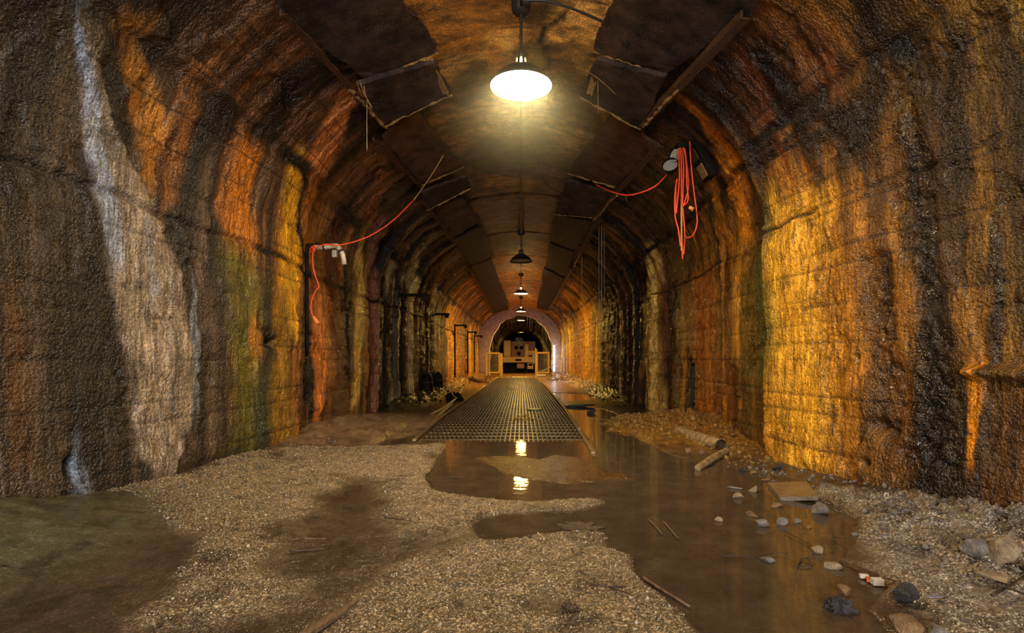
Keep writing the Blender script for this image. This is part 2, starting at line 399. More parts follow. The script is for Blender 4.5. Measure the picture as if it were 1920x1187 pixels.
RIGHT = [
    ([(1500, 380, 60), (1490, 520, 60), (1490, 700, 60), (1500, 880, 60)], 'f0b02c', .6, .85, .4),
    ([(1450, 380, 12), (1450, 520, 14), (1452, 640, 10)], 'f0b830', .6, .7, .35),
    ([(1560, 500, 30), (1580, 650, 40), (1600, 860, 40)], 'b87818', .6, .6, .4),
    ([(1427, 380, 7), (1425, 520, 8), (1430, 700, 6)], '4a5a18', .5, .85, .4),
    ([(1404, 420, 14), (1406, 560, 14), (1408, 820, 12)], '6a4c10', .5, .7, .35),
    ([(1300, 200, 14), (1345, 260, 22), (1380, 350, 22), (1395, 430, 12)], 'ffa028', .6, .95, .35),
    ([(1382, 470, 7), (1380, 560, 8), (1378, 660, 6)], 'd89830', .5, .8, .35),
    ([(1365, 480, 5), (1362, 600, 6), (1366, 780, 8)], '50220a', .5, .8, .3),
    ([(1310, 520, 24), (1318, 640, 24), (1322, 780, 22)], 'b86414', .6, .8, .3),
    ([(1295, 680, 5), (1296, 780, 5)], '020101', .3, 1, .6),  # darkness inside the narrow slit painted in
    ([(1262, 440, 14), (1262, 600, 12), (1262, 760, 12)], '4a2008', .5, .85, .3),
    ([(1222, 470, 7), (1222, 560, 15), (1222, 680, 16), (1226, 770, 18)], 'f4c060', .4, .95, .15),  # golden sparkle of the lit rib painted in
    ([(1190, 470, 8), (1185, 600, 16), (1182, 760, 16)], '040201', .4, 1, .4),  # shade of the wide recess painted black
    ([(1163, 560, 4), (1165, 660, 5), (1168, 750, 6)], 'ffdc90', .4, .9, .2),  # thin gold glint painted beside the recess
    ([(1150, 560, 5), (1150, 660, 6), (1152, 750, 6)], '080402', .4, 1, .4),  # narrow shaded gap painted black
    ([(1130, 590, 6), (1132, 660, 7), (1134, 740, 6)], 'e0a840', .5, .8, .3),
    ([(1090, 580, 20), (1085, 660, 20), (1085, 720, 18)], 'e89c20', .6, .8, .35),  # lamplight on the far wall painted as bright yellow-orange
    ([(1112, 600, 4), (1112, 700, 4)], 'a05a10', .5, .7, .35),
    # black leached seam with crystals
    ([(1690, 190, 12), (1725, 300, 26), (1715, 440, 30), (1735, 560, 26), (1730, 700, 50), (1740, 860, 60), (1760, 960, 50)], '171008', .6, .85, .22),
    ([(1640, 500, 34), (1640, 600, 36), (1655, 700, 30), (1650, 800, 40)], '2e1c0a', .6, .75, .25),
    ([(1855, 460, 10), (1850, 560, 22), (1845, 660, 10)], '130a04', .5, .85, .35),
    ([(1880, 720, 40), (1880, 960, 60)], '5a3610', .7, .6, .35),
    ([(1815, 560, 34), (1810, 640, 22)], 'b87c20', .5, .6, .4),
    ([(1822, 700, 16), (1818, 740, 14), (1816, 800, 10), (1818, 850, 8)], 'e89018', .4, 1, .3),
    ([(1680, 700, 20), (1680, 880, 30)], '7a4c16', .7, .6, .35),
    # painted shade and blackened run-offs under the springing of the near vault
    ([(1330, 330, 8), (1350, 420, 8), (1370, 470, 6)], 'd88820', .5, .8, .35),
    ([(1550, 180, 30), (1520, 260, 60), (1450, 290, 50)], '100704', .7, .9, .4),
    ([(1430, 120, 20), (1470, 220, 40), (1420, 300, 40)], '140905', .6, .9, .4),
    ([(1620, 30, 30), (1640, 110, 40), (1650, 190, 30)], '0e0805', .6, .85, .4),
    ([(1570, 200, 30), (1620, 240, 60), (1600, 290, 50)], '0a0604', .6, .9, .4),
    ([(1350, 120, 20), (1370, 200, 14), (1420, 300, 14)], '2a1008', .6, .8, .4),
    ([(1600, 200, 40), (1610, 260, 40)], '120a05', .7, .8, .4),
    ([(1540, 75, 26), (1548, 130, 28), (1560, 165, 18)], '8a5228', .35, .9, .5),
    ([(1480, 20, 16), (1520, 90, 12)], '6a4020', .4, .8, .5),
    ([(1700, 150, 20), (1690, 210, 18)], '7a5a24', .5, .6, .4),
    ([(1790, 60, 24), (1800, 200, 30), (1810, 330, 20)], '20140a', .6, .75, .4),
    ([(1390, 110, 14), (1440, 210, 10), (1470, 300, 6)], '7a3c1c', .5, .7, .4),
]
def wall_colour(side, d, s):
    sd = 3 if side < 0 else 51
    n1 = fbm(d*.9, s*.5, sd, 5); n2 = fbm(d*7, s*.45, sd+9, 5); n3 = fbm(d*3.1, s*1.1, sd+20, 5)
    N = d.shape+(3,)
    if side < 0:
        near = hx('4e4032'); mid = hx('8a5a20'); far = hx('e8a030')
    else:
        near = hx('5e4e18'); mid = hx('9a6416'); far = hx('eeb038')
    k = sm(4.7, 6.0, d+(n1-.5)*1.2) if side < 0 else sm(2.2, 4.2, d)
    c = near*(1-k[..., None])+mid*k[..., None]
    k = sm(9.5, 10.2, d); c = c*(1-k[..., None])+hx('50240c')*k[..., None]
    k = sm(16.5, 18.5, d+(n1-.5)); c = c*(1-k[..., None])+far*k[..., None]  # far walls painted brighter and yellower for the lamplight there
    # vault above the pour joint: darker red brown
    k = sm(2.95, 3.45, s+(n1-.5)*.5)*sm(3.2, 4.6, d)*(1-.75*sm(15, 19, d)); c = c*(1-k[..., None])+hx('6c4322')*k[..., None]
    if side < 0:
        k = sm(2.3, 3.1, s)*(1-sm(3.0, 4.2, d)); c = c*(1-.5*k[..., None])+hx('6a5a3c')*.5*k[..., None]
    else:
        k = (1-sm(.3, 1.1, s+(n1-.5)*.6))*(1-sm(4.0, 4.6, d)); c = c*(1-k[..., None])+hx('5c3c14')*k[..., None]
    v = .28+1.35*sm(.30, .70, n2); c = c*v[..., None]
    rough = .48+.15*(n3-.5)
    # random black run-offs starting at the joints
    k = sm(.60, .70, fbm(d*4.3, s*.25, sd+40, 4))*.8*sm(4.5, 6, d); c = c*(1-k[..., None])+hx('0c0604')*k[..., None]
    k = sm(.50, .62, fbm(d*2.2, s*1.0, sd+60, 5))*sm(2.7, 3.2, s)*.88; c = c*(1-k[..., None])+hx('080504')*k[..., None]
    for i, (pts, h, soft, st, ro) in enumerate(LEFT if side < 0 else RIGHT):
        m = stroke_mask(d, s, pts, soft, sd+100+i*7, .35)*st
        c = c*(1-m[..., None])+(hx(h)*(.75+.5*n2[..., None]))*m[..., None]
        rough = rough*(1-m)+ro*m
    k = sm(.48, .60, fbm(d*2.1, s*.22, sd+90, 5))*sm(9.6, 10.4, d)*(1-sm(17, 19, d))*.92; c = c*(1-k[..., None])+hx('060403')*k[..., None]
    # dark line of the two pour joints
    for z0, w0, lo in ((2.12, .026, 0) if side < 0 else (2.3, .014, 0), (3.28, .085, 2.2) if side < 0 else (3.28, .05, 3.0)):
        k = (1-sm(w0*.4, w0*1.8, np.abs(s-z0+(fbm(d*2.2, s*0, sd+70, 4)-.5)*.12)))*sm(lo, lo+.5, d)*(.35+.65*sm(.4, .6, fbm(d*1.2, s*0+3, sd+71, 3)))
        c = c*(1-k[..., None])+hx('050302')*k[..., None]
    # thin board seams
    f = (s-.07)/.155; k = (1-sm(.02, .07, np.abs(f-np.round(f))))*.55*sm(.35, .6, fbm(d*1.3, np.round(f)*7.7, sd+80, 3))
    c = c*(1-k[..., None])
    return np.concatenate([np.clip(c, .002, .95), np.clip(rough, .1, .9)[..., None]], -1)
def wall_relief(side, d, s):
    sd = 203 if side < 0 else 251
    o = (fbm(d*.8, s*.8, sd, 3)-.5)*.09 + (fbm(d*4, s*1.6, sd+5, 4)-.5)*.030 + (fbm(d*7, s*.3, sd+9, 4)-.5)*.075*sm(3.6, 5.2, d)*(.35+.65*sm(2.2, 3.0, s))
    o += (fbm(d*26, s*26, sd+15, 3)-.5)*.014
    o += (np.abs(fbm(d*3.3, s*2.6, sd+17, 4)-.5)*2-.3)*.022
    q = fbm(d*1.6, s*1.3, sd+19, 5); o -= sm(.585, .60, q)*.020*sm(1, 3, d)
    q = fbm(d*2.9, s*2.0, sd+23, 5); o -= sm(.62, .63, q)*.018
    f = (s-.07)/.155; rr = np.round(f)
    o -= (1-sm(.03, .09, np.abs(f-rr)))*.011*sm(.35, .55, fbm(d*1.3, rr*7.7, (3 if side < 0 else 51)+80, 3))
    o += (vnoise(np.floor(f+.5)*3.3, d*0, sd+31)-.5)*.010
    for z0, w0, lo in ((2.12, .026, 0) if side < 0 else (2.3, .014, 0), (3.28, .085, 2.2) if side < 0 else (3.28, .05, 3.0)):
        q = np.abs(s-z0+(fbm(d*2.2, s*0, (3 if side < 0 else 51)+70, 4)-.5)*.12)
        o -= (1-sm(w0*.3, w0*1.5, q))*.03
    # joints between the pours of the lining
    for dj in np.arange(6.52, 34, 3.1):
        if dj > 7: o -= (1-sm(.02, .06, np.abs(d-dj+(fbm(s*2, s*0, sd+40, 3)-.5)*.08)))*.05
    # ribs of flowstone down the middle of the tunnel
    am = sm(9.6, 10.2, d)*(1-.72*sm(16, 18.5, d))*(1-sm(27, 32, d))*(1-.5*sm(3.2, 4.2, s))
    q = d+.25*fbm(d*.6, s*.5, sd+50, 3)+.05*(fbm(d, s*3, sd+52, 3)-.5)
    o += am*((np.abs(np.sin(q*2.1+side))**.7-.6)*.26+(np.abs(np.sin(q*6.3))-.6)*.07+(np.abs(np.sin(q*13.1))-.6)*.03)
    o += am*(fbm(d*12, s*9, sd+55, 3)-.5)*.05
    if side > 0:
        def pit(px, py, rd, rs, dep):
            a = on_wall(px, py); q = ((d-a[0])/rd)**2+((s-a[1])/rs)**2
            return -np.exp(-q)*dep
        m = stroke_mask(d, s, [(1690, 190, 12), (1725, 300, 24), (1715, 440, 26), (1735, 560, 24), (1730, 700, 40), (1740, 860, 50)], .6, 900, .5)
        o += m*(-.03+(fbm(d*22, s*22, 77, 3)-.5)*.09)
        m = stroke_mask(d, s, [(1640, 500, 30), (1640, 620, 30), (1660, 700, 28), (1660, 790, 30)], .5, 910, .5)
        o += m*(-.05+(fbm(d*20, s*20, 78, 3)-.5)*.08)
        o += pit(1640, 800, .07, .05, .10)+pit(1665, 815, .05, .05, .10)+pit(1575, 770, .04, .05, .07)+pit(1625, 868, .04, .03, .08)
        a = on_wall(1296, 730); o -= sm(.06, .03, np.abs(d-a[0]))*sm(.95, .88, s)*.25
        # broken ledge
        l0 = on_wall(1790, 690); z = l0[1]+.03*(fbm(d*5, s*0, 5, 3)-.5)
        o += sm(l0[0], l0[0]-.1, d)*(sm(z-.07, z-.04, s)*(1-sm(z-.02, z+.03, s)))*.09
        o += (fbm(d*8, s*8, 321, 3)-.5)*.09*sm(.5, .0, s)*sm(3.6, 4.4, d)*(1-sm(5.3, 5.4, d))
    else:
        m = stroke_mask(d, s, [(150, 40, 14), (180, 170, 26), (205, 290, 42), (245, 390, 62), (283, 500, 80), (300, 614, 72), (314, 710, 60), (310, 800, 46), (303, 860, 28)], .13, 300-3, .35)
        o += m*.012
        o += (fbm(d*9, s*5, 421, 4)-.5)*.10*sm(3.0, 2.6, d)
        a = on_wall(512, 643); o -= np.exp(-((d-a[0])/.09)**2-((s-a[1])/.05)**2)*.14
        a = on_wall(134, 882); o -= np.exp(-((d-a[0])/.03)**2-((s-a[1])/.06)**2)*.12
        a = on_wall(150, 930); o += np.exp(-((d-a[0])/.07)**2)*sm(.35, .0, s)*.07
        a = on_wall(400, 880); o -= np.exp(-((d-a[0])/.5)**2)*sm(.18, .0, s)*.06
    return o
ds = [1.3]
while ds[-1] < 33.5: ds.append(ds[-1]+float(np.clip(ds[-1]**2*.00045, .011, .05)))
ds = np.array([-11, -9, -7, -5, -3.5, -2.5, -1.5, -.8, -.2, .3, .7, 1.0]+ds+[33.6])
SW = SP+R0*.92
ss = np.arange(-.3, SW+.0001, .021)
for side, nm in ((-1, 'wall_left'), (1, 'wall_right')):
    D, Sg = np.meshgrid(ds, ss, indexing='ij')
    x, z, nx, nz = section(side, D, Sg)
    z = np.where(Sg < 0, Sg, z)
    o = wall_relief(side, D, Sg)
    P = np.stack([x+nx*o, D, z+nz*o], -1)
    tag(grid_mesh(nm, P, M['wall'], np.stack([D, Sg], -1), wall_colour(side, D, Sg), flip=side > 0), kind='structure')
# vault
cs = []
dc = np.concatenate([ds[:12], np.arange(1.3, 33.6, .06), [33.6]])
ph = np.linspace(.90, PI-.90, 110)
D, PH = np.meshgrid(dc, ph, indexing='ij')
w = np.where(PH > PI/2, wl(D), wr(D)); wt = sm(PI/2-.3, PI/2+.3, PH); w = wr(D)*(1-wt)+wl(D)*wt
X = w*np.cos(PH); Z = SP+B*np.sin(PH)
nz_ = (fbm(D*1.2, PH*3, 600, 4)-.5)*.06
for dj in np.arange(4.35, 34, 3.1): nz_ += (1-sm(.02, .06, np.abs(D-dj+(fbm(PH*3, PH*0, 611, 3)-.5)*.1)))*.05
# cracks in the crown
cr = np.abs((X-.35)-(fbm(D*2.5, D*0, 620, 4)-.5)*.9); nz_ += (1-sm(.01, .03, cr))*.03*sm(4.8, 5.2, D)*(1-sm(6, 7, D))
P = np.stack([X+np.cos(PH)*nz_, D, Z+np.sin(PH)*nz_], -1)
n1 = fbm(D*1.1, PH*4, 630, 5); n2 = fbm(D*3.5+PH*2, PH*7, 640, 5)
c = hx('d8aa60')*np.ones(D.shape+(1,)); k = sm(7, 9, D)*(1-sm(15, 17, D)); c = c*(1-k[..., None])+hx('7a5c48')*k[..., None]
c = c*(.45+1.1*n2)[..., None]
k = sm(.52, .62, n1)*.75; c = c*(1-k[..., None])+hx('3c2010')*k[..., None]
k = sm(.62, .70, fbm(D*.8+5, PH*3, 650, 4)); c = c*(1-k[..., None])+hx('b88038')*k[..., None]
k = sm(16, 18, D); c = c*(1-.7*k[..., None])+hx('e0a040')*.7*k[..., None]  # glow of the far lamps on the crown put into the colour
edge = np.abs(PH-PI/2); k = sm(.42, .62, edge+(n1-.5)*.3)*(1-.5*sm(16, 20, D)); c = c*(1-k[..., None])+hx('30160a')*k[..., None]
k = (1-sm(.01, .05, cr))*sm(4.8, 5.2, D)*(1-sm(6, 7, D)); c = c*(1-k[..., None])+hx('140a04')*k[..., None]
col = np.concatenate([c, np.full(D.shape+(1,), .55)], -1)
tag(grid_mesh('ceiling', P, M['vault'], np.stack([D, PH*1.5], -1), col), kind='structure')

# ------------------------------------------------------------------ ground
def G(pts): return [ground(x, y) for x, y in pts]
POOL = G([(800, 822), (840, 834), (827, 850), (815, 870), (802, 899), (808, 915), (827, 927), (890, 936), (962, 941), (1040, 941), (1109, 938), (1152, 941),
          (1077, 957), (952, 963), (905, 970), (884, 984), (890, 1000), (905, 1016), (960, 1014), (1010, 1006), (1060, 1001), (1135, 1000), (1143, 1030), (1190, 1045), (1195, 1075), (1235, 1110), (1290, 1150),
          (1330, 1187), (1345, 1260), (1600, 1260), (1650, 1187), (1610, 1140), (1660, 1100), (1640, 1075), (1570, 1050), (1600, 1015), (1610, 980), (1560, 945), (1440, 905), (1400, 878), (1310, 872), (1250, 850), (1200, 822),
          (1190, 800), (1150, 775), (1110, 762), (1060, 762), (1072, 780), (1090, 812), (1000, 818), (900, 820)])
POOL2 = G([(687, 842), (734, 816), (770, 802), (815, 800), (820, 822), (790, 831), (730, 836)])
POOL3 = G([(1035, 737), (1110, 738), (1135, 748), (1060, 752)])
CRUST = G([(877, 858), (930, 855), (985, 857), (1010, 862), (1040, 853), (1085, 858), (1100, 868), (1125, 878), (1160, 886), (1190, 898), (1120, 905), (1060, 908), (1000, 900), (950, 890), (905, 872)])
GR1 = G([(560, 880), (640, 862), (700, 846), (780, 838), (836, 838), (827, 850), (812, 870), (800, 899), (806, 918), (827, 929), (890, 938), (962, 943), (1109, 940), (1150, 942), (1077, 955), (952, 961), (902, 968), (880, 984),
         (820, 1000), (760, 1000), (730, 975), (760, 945), (730, 905), (660, 895)])
GR2 = G([(150, 950), (330, 900), (500, 858), (590, 850), (700, 846), (640, 880), (600, 915), (555, 955), (580, 1000), (520, 1045), (500, 1100), (480, 1200), (330, 1260), (390, 1060), (330, 990), (200, 962)])
GR3 = G([(1130, 1003), (1060, 1005), (1010, 1010), (960, 1018), (905, 1022), (840, 1045), (760, 1075), (690, 1120), (630, 1187), (600, 1260), (1345, 1260), (1330, 1187), (1290, 1150), (1233, 1112), (1190, 1078), (1185, 1048), (1143, 1033)])
GR4 = G([(1535, 930), (1560, 925), (1660, 950), (1950, 1000), (2100, 1260), (1830, 1260), (1760, 1160), (1690, 1105), (1640, 1065), (1615, 1015), (1630, 985), (1590, 955)])
gy = [.5, .8, 1.1, 1.4]
while gy[-1] < 34: gy.append(gy[-1]+float(np.clip(gy[-1]**2*.0016, .009, .12)))
gy = np.array([-11, -8, -5, -3, -1.5, -.5]+gy+[36, 39, 42, 46, 52, 60, 70])
gx = np.linspace(-3.0, 3.0, 470)
Y, X = np.meshgrid(gy, gx, indexing='ij')
wob = (fbm(X*3, Y*3, 700, 4)-.5)*.16; wob2 = (fbm(X*12, Y*12, 705, 3)-.5)*.05; wob3 = (fbm(X*2.2, Y*2.2, 707, 6)-.5)*.9
def msk(P, soft=.05): return 1-sm(-soft, soft, sdf(P, X, Y)+(wob+wob2)*np.clip(Y*.12, .35, 1))
mp = np.maximum(np.maximum(msk(POOL, .05), msk(POOL2)), msk(POOL3, .15)); mcr = msk(CRUST, .03)
mg = np.maximum.reduce([1-sm(-.12, .16, sdf(P_, X, Y)+wob*.4+wob2+np.maximum(wob3, -.15)*k_) for P_, k_ in ((GR1, .5), (GR2, 1.0), (GR3, .45), (GR4, .4))])
mg = mg*(1-.7*sm(.62, .70, fbm(X*1.6+3, Y*1.9, 709, 6)))
fine = fbm(X*26, Y*26, 710, 3)-.5; med = fbm(X*6, Y*6, 720, 4)-.5
Hh = .010+.016*med+.004*fine
Hh = Hh+mg*(.020+.012*med+.016*fine)
Hh = Hh*(1-mp)+mp*(-.035+.018*med+.006*fine)
Hh = Hh*(1-mcr)+mcr*(.006+.010*med+.004*fine)
def hill(x, y, rx, ry, h, rot=0): 
    u = (X-x)*math.cos(rot)+(Y-y)*math.sin(rot); v = -(X-x)*math.sin(rot)+(Y-y)*math.cos(rot)
    return h*np.exp(-(u/rx)**2-(v/ry)**2)
rough_ = 1+.5*med*2
Hh += hill(-2.55, 7.3, .85, 1.2, .17)*rough_ + hill(-2.2, 8.8, .9, 1.0, .07)
Hh += hill(-2.95, 2.75, .75, .75, .21)*(1+.3*med) + hill(-2.2, 2.6, .9, .5, .05)
Hh += hill(-2.8, 4.2, .5, 1.0, .06)+hill(-2.8, 5.4, .4, .8, .05)
Hh += hill(2.75, 7.6, 1.0, 1.3, .19)*(1+.9*med+1.2*fine) + hill(1.9, 8.3, .7, 1.0, .05)*(1+2*med)
Hh += hill(2.75, 3.0, .55, 1.3, .09)*(1+1.2*med+1.5*fine)
side_l = sm(.9, .1, X+2.75)*sm(9.5, 12, Y)*(.16+.25*med); side_r = sm(.9, .1, 2.65-X)*sm(11, 15, Y)*(.16+.25*med+.2*fine)
Hh += side_l+side_r
Hh += sm(14, 20, Y)*.03
inner = sm(-1.42, -1.30, X)*(1-sm(.86, .98, X))*sm(6.4, 6.6, Y)*(1-sm(30, 31, Y))
Hh = np.where(inner > .5, np.minimum(Hh, -.045), Hh)
Hh = np.where(Y < .5, .01, Hh)
# colour: tan gravel, dark silt, ochre spoil by the right-hand wall, olive mud heap
mud = hx('4c4032'); grav = hx('8c7454'); c = mud*np.ones(X.shape+(1,))
def lay(c, m, h): return c*(1-m[..., None])+hx(h)*m[..., None]
c = lay(c, mg, '86745a'); c = lay(c, msk(GR4, .1), '8c8274'); c = lay(c, mcr, '6a5436')
c = lay(c, sm(.1, .5, hill(-2.95, 2.75, .9, .9, 1)), '5c5a44'); c = lay(c, mp, '4e3c26')
c = lay(c, sm(.12, .5, hill(-2.4, 7.6, 1.1, 1.6, 1)), '806850')
m = sm(.1, .5, hill(2.6, 7.5, 1.3, 1.8, 1)); c = lay(c, m, '8a6024')
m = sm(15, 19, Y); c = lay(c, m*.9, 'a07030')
m = sm(9.3, 10.3, Y)*(1-sm(15, 18, Y))*np.maximum(sm(-1.35, -1.5, X), sm(1.3, 1.6, X))*.92; c = lay(c, m, '0c0806')  # shade on the middle stretch's wall-side ground painted black
leafm = sm(.60, .68, fbm(X*9, Y*14, 760, 4))*mp*sm(.4, 1.0, X); c = lay(c, leafm*.8, '7a4c18')
m = sm(.58, .68, fbm(X*7, Y*7, 770, 4))*.5; c = lay(c, m, '2a2016')
gra = np.clip(1-mg*.95-sm(.1, .5, hill(2.6, 7.5, 1.3, 1.8, 1))*.6-.25, 0, 1)
Hz = Hh
P = np.stack([X, Y, Hh], -1)
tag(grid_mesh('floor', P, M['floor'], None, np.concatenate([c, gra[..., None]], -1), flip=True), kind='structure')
def floor_z(x, y):
    j = int(np.clip(np.searchsorted(gy, y), 1, len(gy)-1)); i = int(np.clip(np.searchsorted(gx, x), 1, len(gx)-1))
    return float(max(Hh[j, i], Hh[j-1, i-1]))
# standing water: one sheet lying over the low ground
bm = bmesh.new()
xs = [-2.8, -2, -1.33, -.5, .2, .86, 1.6, 2.8]; ys = [.6, 2, 4, 6.68, 12, 18, 24]
vv = [[bm.verts.new((x, y, 0)) for x in xs] for y in ys]
for j, (a, b) in enumerate(zip(vv, vv[1:])):
    for i in range(len(xs)-1):
        if not (j >= 3 and 2 <= i <= 4): bm.faces.new((a[i], a[i+1], b[i+1], b[i]))
tag(obj('puddle', bm, M['water']), 'shallow brown water pooled over the muddy tunnel floor', 'water', kind='stuff')
# pebbles lying on the gravel bars
pts = []
area_sel = (mg > .6) & (Y < 7.5) & (Y > 1.7)
jj, ii = np.where(area_sel)
wgt = 1.0*np.gradient(gy)[jj]; wgt /= wgt.sum()
pick = rng.choice(len(jj), 16000, p=wgt)
V = []; Fc = []; base = None
ico = bmesh.new(); bmesh.ops.create_icosphere(ico, subdivisions=1, radius=1); iv = np.array([v.co[:] for v in ico.verts]); ico.verts.index_update(); iff = np.array([[v.index for v in f.verts] for f in ico.faces]); ico.free()
n = len(pick); px_ = gx[ii[pick]]+rng.uniform(-.006, .006, n); py_ = gy[jj[pick]]+rng.uniform(-.006, .006, n); pz_ = Hh[jj[pick], ii[pick]]
sz = rng.uniform(.0018, .0046, n)*(1+1.2*(rng.random(n) > .97))
VV = iv[None]*(sz[:, None, None]*rng.uniform(.6, 1.2, (n, 1, 3))*rng.uniform(.85, 1.15, (n, 12, 1)))+np.stack([px_, py_, pz_+sz*.3], -1)[:, None]
FF = iff[None]+(np.arange(n)*12)[:, None, None]
def tri_mesh(name, V, T, mat):
    me = bpy.data.meshes.new(name); V = V.reshape(-1, 3); T = T.reshape(-1, 3).astype(np.int32)
    me.vertices.add(len(V)); me.vertices.foreach_set('co', V.reshape(-1).astype(np.float32))
    me.loops.add(len(T)*3); me.loops.foreach_set('vertex_index', T.reshape(-1)); me.polygons.add(len(T))
    me.polygons.foreach_set('loop_start', np.arange(0, len(T)*3, 3, dtype=np.int32)); me.update(calc_edges=True)
    return link(name, me, mat)
tag(tri_mesh('gravel', VV, FF, M['pebble']), 'fine wet tan gravel strewn over the floor in the foreground', 'gravel', kind='stuff')
# rubble chips along the feet of both walls
rub = []
for (x0, x1, y0, y1, n, s0, s1) in ((1.5, 2.6, 6.4, 9.2, 420, .012, .045), (1.9, 2.75, 11, 24, 130, .015, .055), (-2.6, -1.9, 11, 24, 90, .015, .055), (1.9, 2.8, 2.2, 5.2, 420, .008, .028), (2.0, 2.6, 5.0, 6.5, 120, .012, .04), (-2.75, -2.1, 3.6, 6.2, 160, .006, .018), (-2.3, -1.5, 22, 31, 60, .03, .07), (1.3, 2.3, 24, 32, 90, .04, .1)):
    rub.append((rng.uniform(x0, x1, n), rng.uniform(y0, y1, n), s0+(s1-s0)*rng.random(n)**3))
rx = np.concatenate([r[0] for r in rub]); ry = np.concatenate([r[1] for r in rub]); rs = np.concatenate([r[2] for r in rub])
rz = np.array([floor_z(a, b) for a, b in zip(rx, ry)]); ok = rz > -.02; rx, ry, rz, rs = rx[ok], ry[ok], rz[ok], rs[ok]; n = len(rx)
VV = iv[None]*(rs[:, None, None]*rng.uniform(.5, 1.2, (n, 1, 3))*rng.uniform(.65, 1.25, (n, 12, 1)))+np.stack([rx, ry, rz+rs*.15], -1)[:, None]
FF = iff[None]+(np.arange(n)*12)[:, None, None]
ri = (rx > 1.2) & (ry > 5) & ((ry < 10) | (ry > 15)); rf = ~ri & (ry > 10)
tag(tri_mesh('rubble', VV[ri], iff[None]+(np.arange(ri.sum())*12)[:, None, None], M['gold']), 'ochre rubble chips heaped against the foot of the right-hand wall', 'rubble', kind='stuff')
tag(tri_mesh('rubble', VV[rf], iff[None]+(np.arange(rf.sum())*12)[:, None, None], M['black']), 'wet rubble along the wall feet, painted black for the shaded middle stretch', 'rubble', kind='stuff')  # middle-stretch chips darkened in colour to read as shaded
ri = ri | rf
tag(tri_mesh('rubble', VV[~ri], iff[None]+(np.arange((~ri).sum())*12)[:, None, None], M['rock']), 'grey stone chips scattered on the banks beside the walls', 'rubble', kind='stuff')

# ------------------------------------------------------------------ the far end: portal face, inner bore
bm = bmesh.new()
DF = 33.5; out_p = []; in_p = []; n = 44
iw, isp, ib = 1.95, 1.7, 2.2
def inner_arch(t, w, sp, b, jit=0):
    # t 0..1 round from right foot to left foot
    if t < .2: return (w, sp*t/.2)
    if t > .8: return (-w, sp*(1-t)/.2)
    a = (t-.2)/.6*PI; return (w*math.cos(a), sp+b*math.sin(a))
ra, rb = [], []
for i in range(n+1):
    t_ = i/n; x, z = inner_arch(t_, iw, isp, ib); x2, z2 = inner_arch(t_, 3.0, 2.2, 2.4)
    ra.append(bm.verts.new((x+random.uniform(-.05, .05), DF-.35, z-.1+random.uniform(-.05, .05))))
    rb.append(bm.verts.new((x2, DF+.05, z2-.1)))
mid = [bm.verts.new(((a.co.x*.6+b.co.x*.4)+random.uniform(-.06, .06), DF-.12+random.uniform(-.05, .05), a.co.z*.6+b.co.z*.4)) for a, b in zip(ra, rb)]
bk = [bm.verts.new((a.co.x*1.0, DF+.5, a.co.z)) for a in ra]
for A_, B_ in ((bk, ra), (ra, mid), (mid, rb)):
    for i in range(n): bm.faces.new((A_[i], A_[i+1], B_[i+1], B_[i]))
tag(obj('wall_far', bm, M['pink'], smooth=True), kind='structure')
bm = bmesh.new(); rings = []
for y in np.linspace(DF+.3, 66, 26):
    rings.append([bm.verts.new((inner_arch(i/n, 2.15, 1.7, 2.25)[0]*(1+random.uniform(-.06, .06)), y, inner_arch(i/n, 2.15, 1.7, 2.25)[1]*(1+random.uniform(-.04, .04))-.1)) for i in range(n+1)])
for A_, B_ in zip(rings, rings[1:]):
    for i in range(n): bm.faces.new((A_[i], A_[i+1], B_[i+1], B_[i]))
bm.faces.new(rings[-1])
tag(obj('wall_inner', bm, M['darkrock']), kind='structure')

# scattering ball added to make the glow round the nearest lamp
bm = bmesh.new(); bmesh.ops.create_icosphere(bm, subdivisions=3, radius=1, matrix=Matrix.Diagonal((1.25, 1.25, 1.0, 1)))
hz = NT('lamp_glow_haze'); hz.n.remove(hz.b); vs_ = hz.node('ShaderNodeVolumeScatter'); vs_.inputs['Color'].default_value = (.9, .95, .7, 1); vs_.inputs['Anisotropy'].default_value = .2
gt = hz.node('ShaderNodeTexGradient', gradient_type='QUADRATIC_SPHERE'); hz.put(gt.inputs[0], hz.coord('Object', (.8, .8, 1.0)))
hz.put(vs_.inputs['Density'], hz.math('MULTIPLY', gt.outputs['Fac'], .085))
hz.t.links.new(vs_.outputs[0], hz.out.inputs['Volume'])
o = tag(obj('glow_haze', bm, hz.m), 'added greenish haze making the glow around the nearest lit lamp', 'glow_haze', kind='stuff'); o.location = (0, 4.9, 3.5)

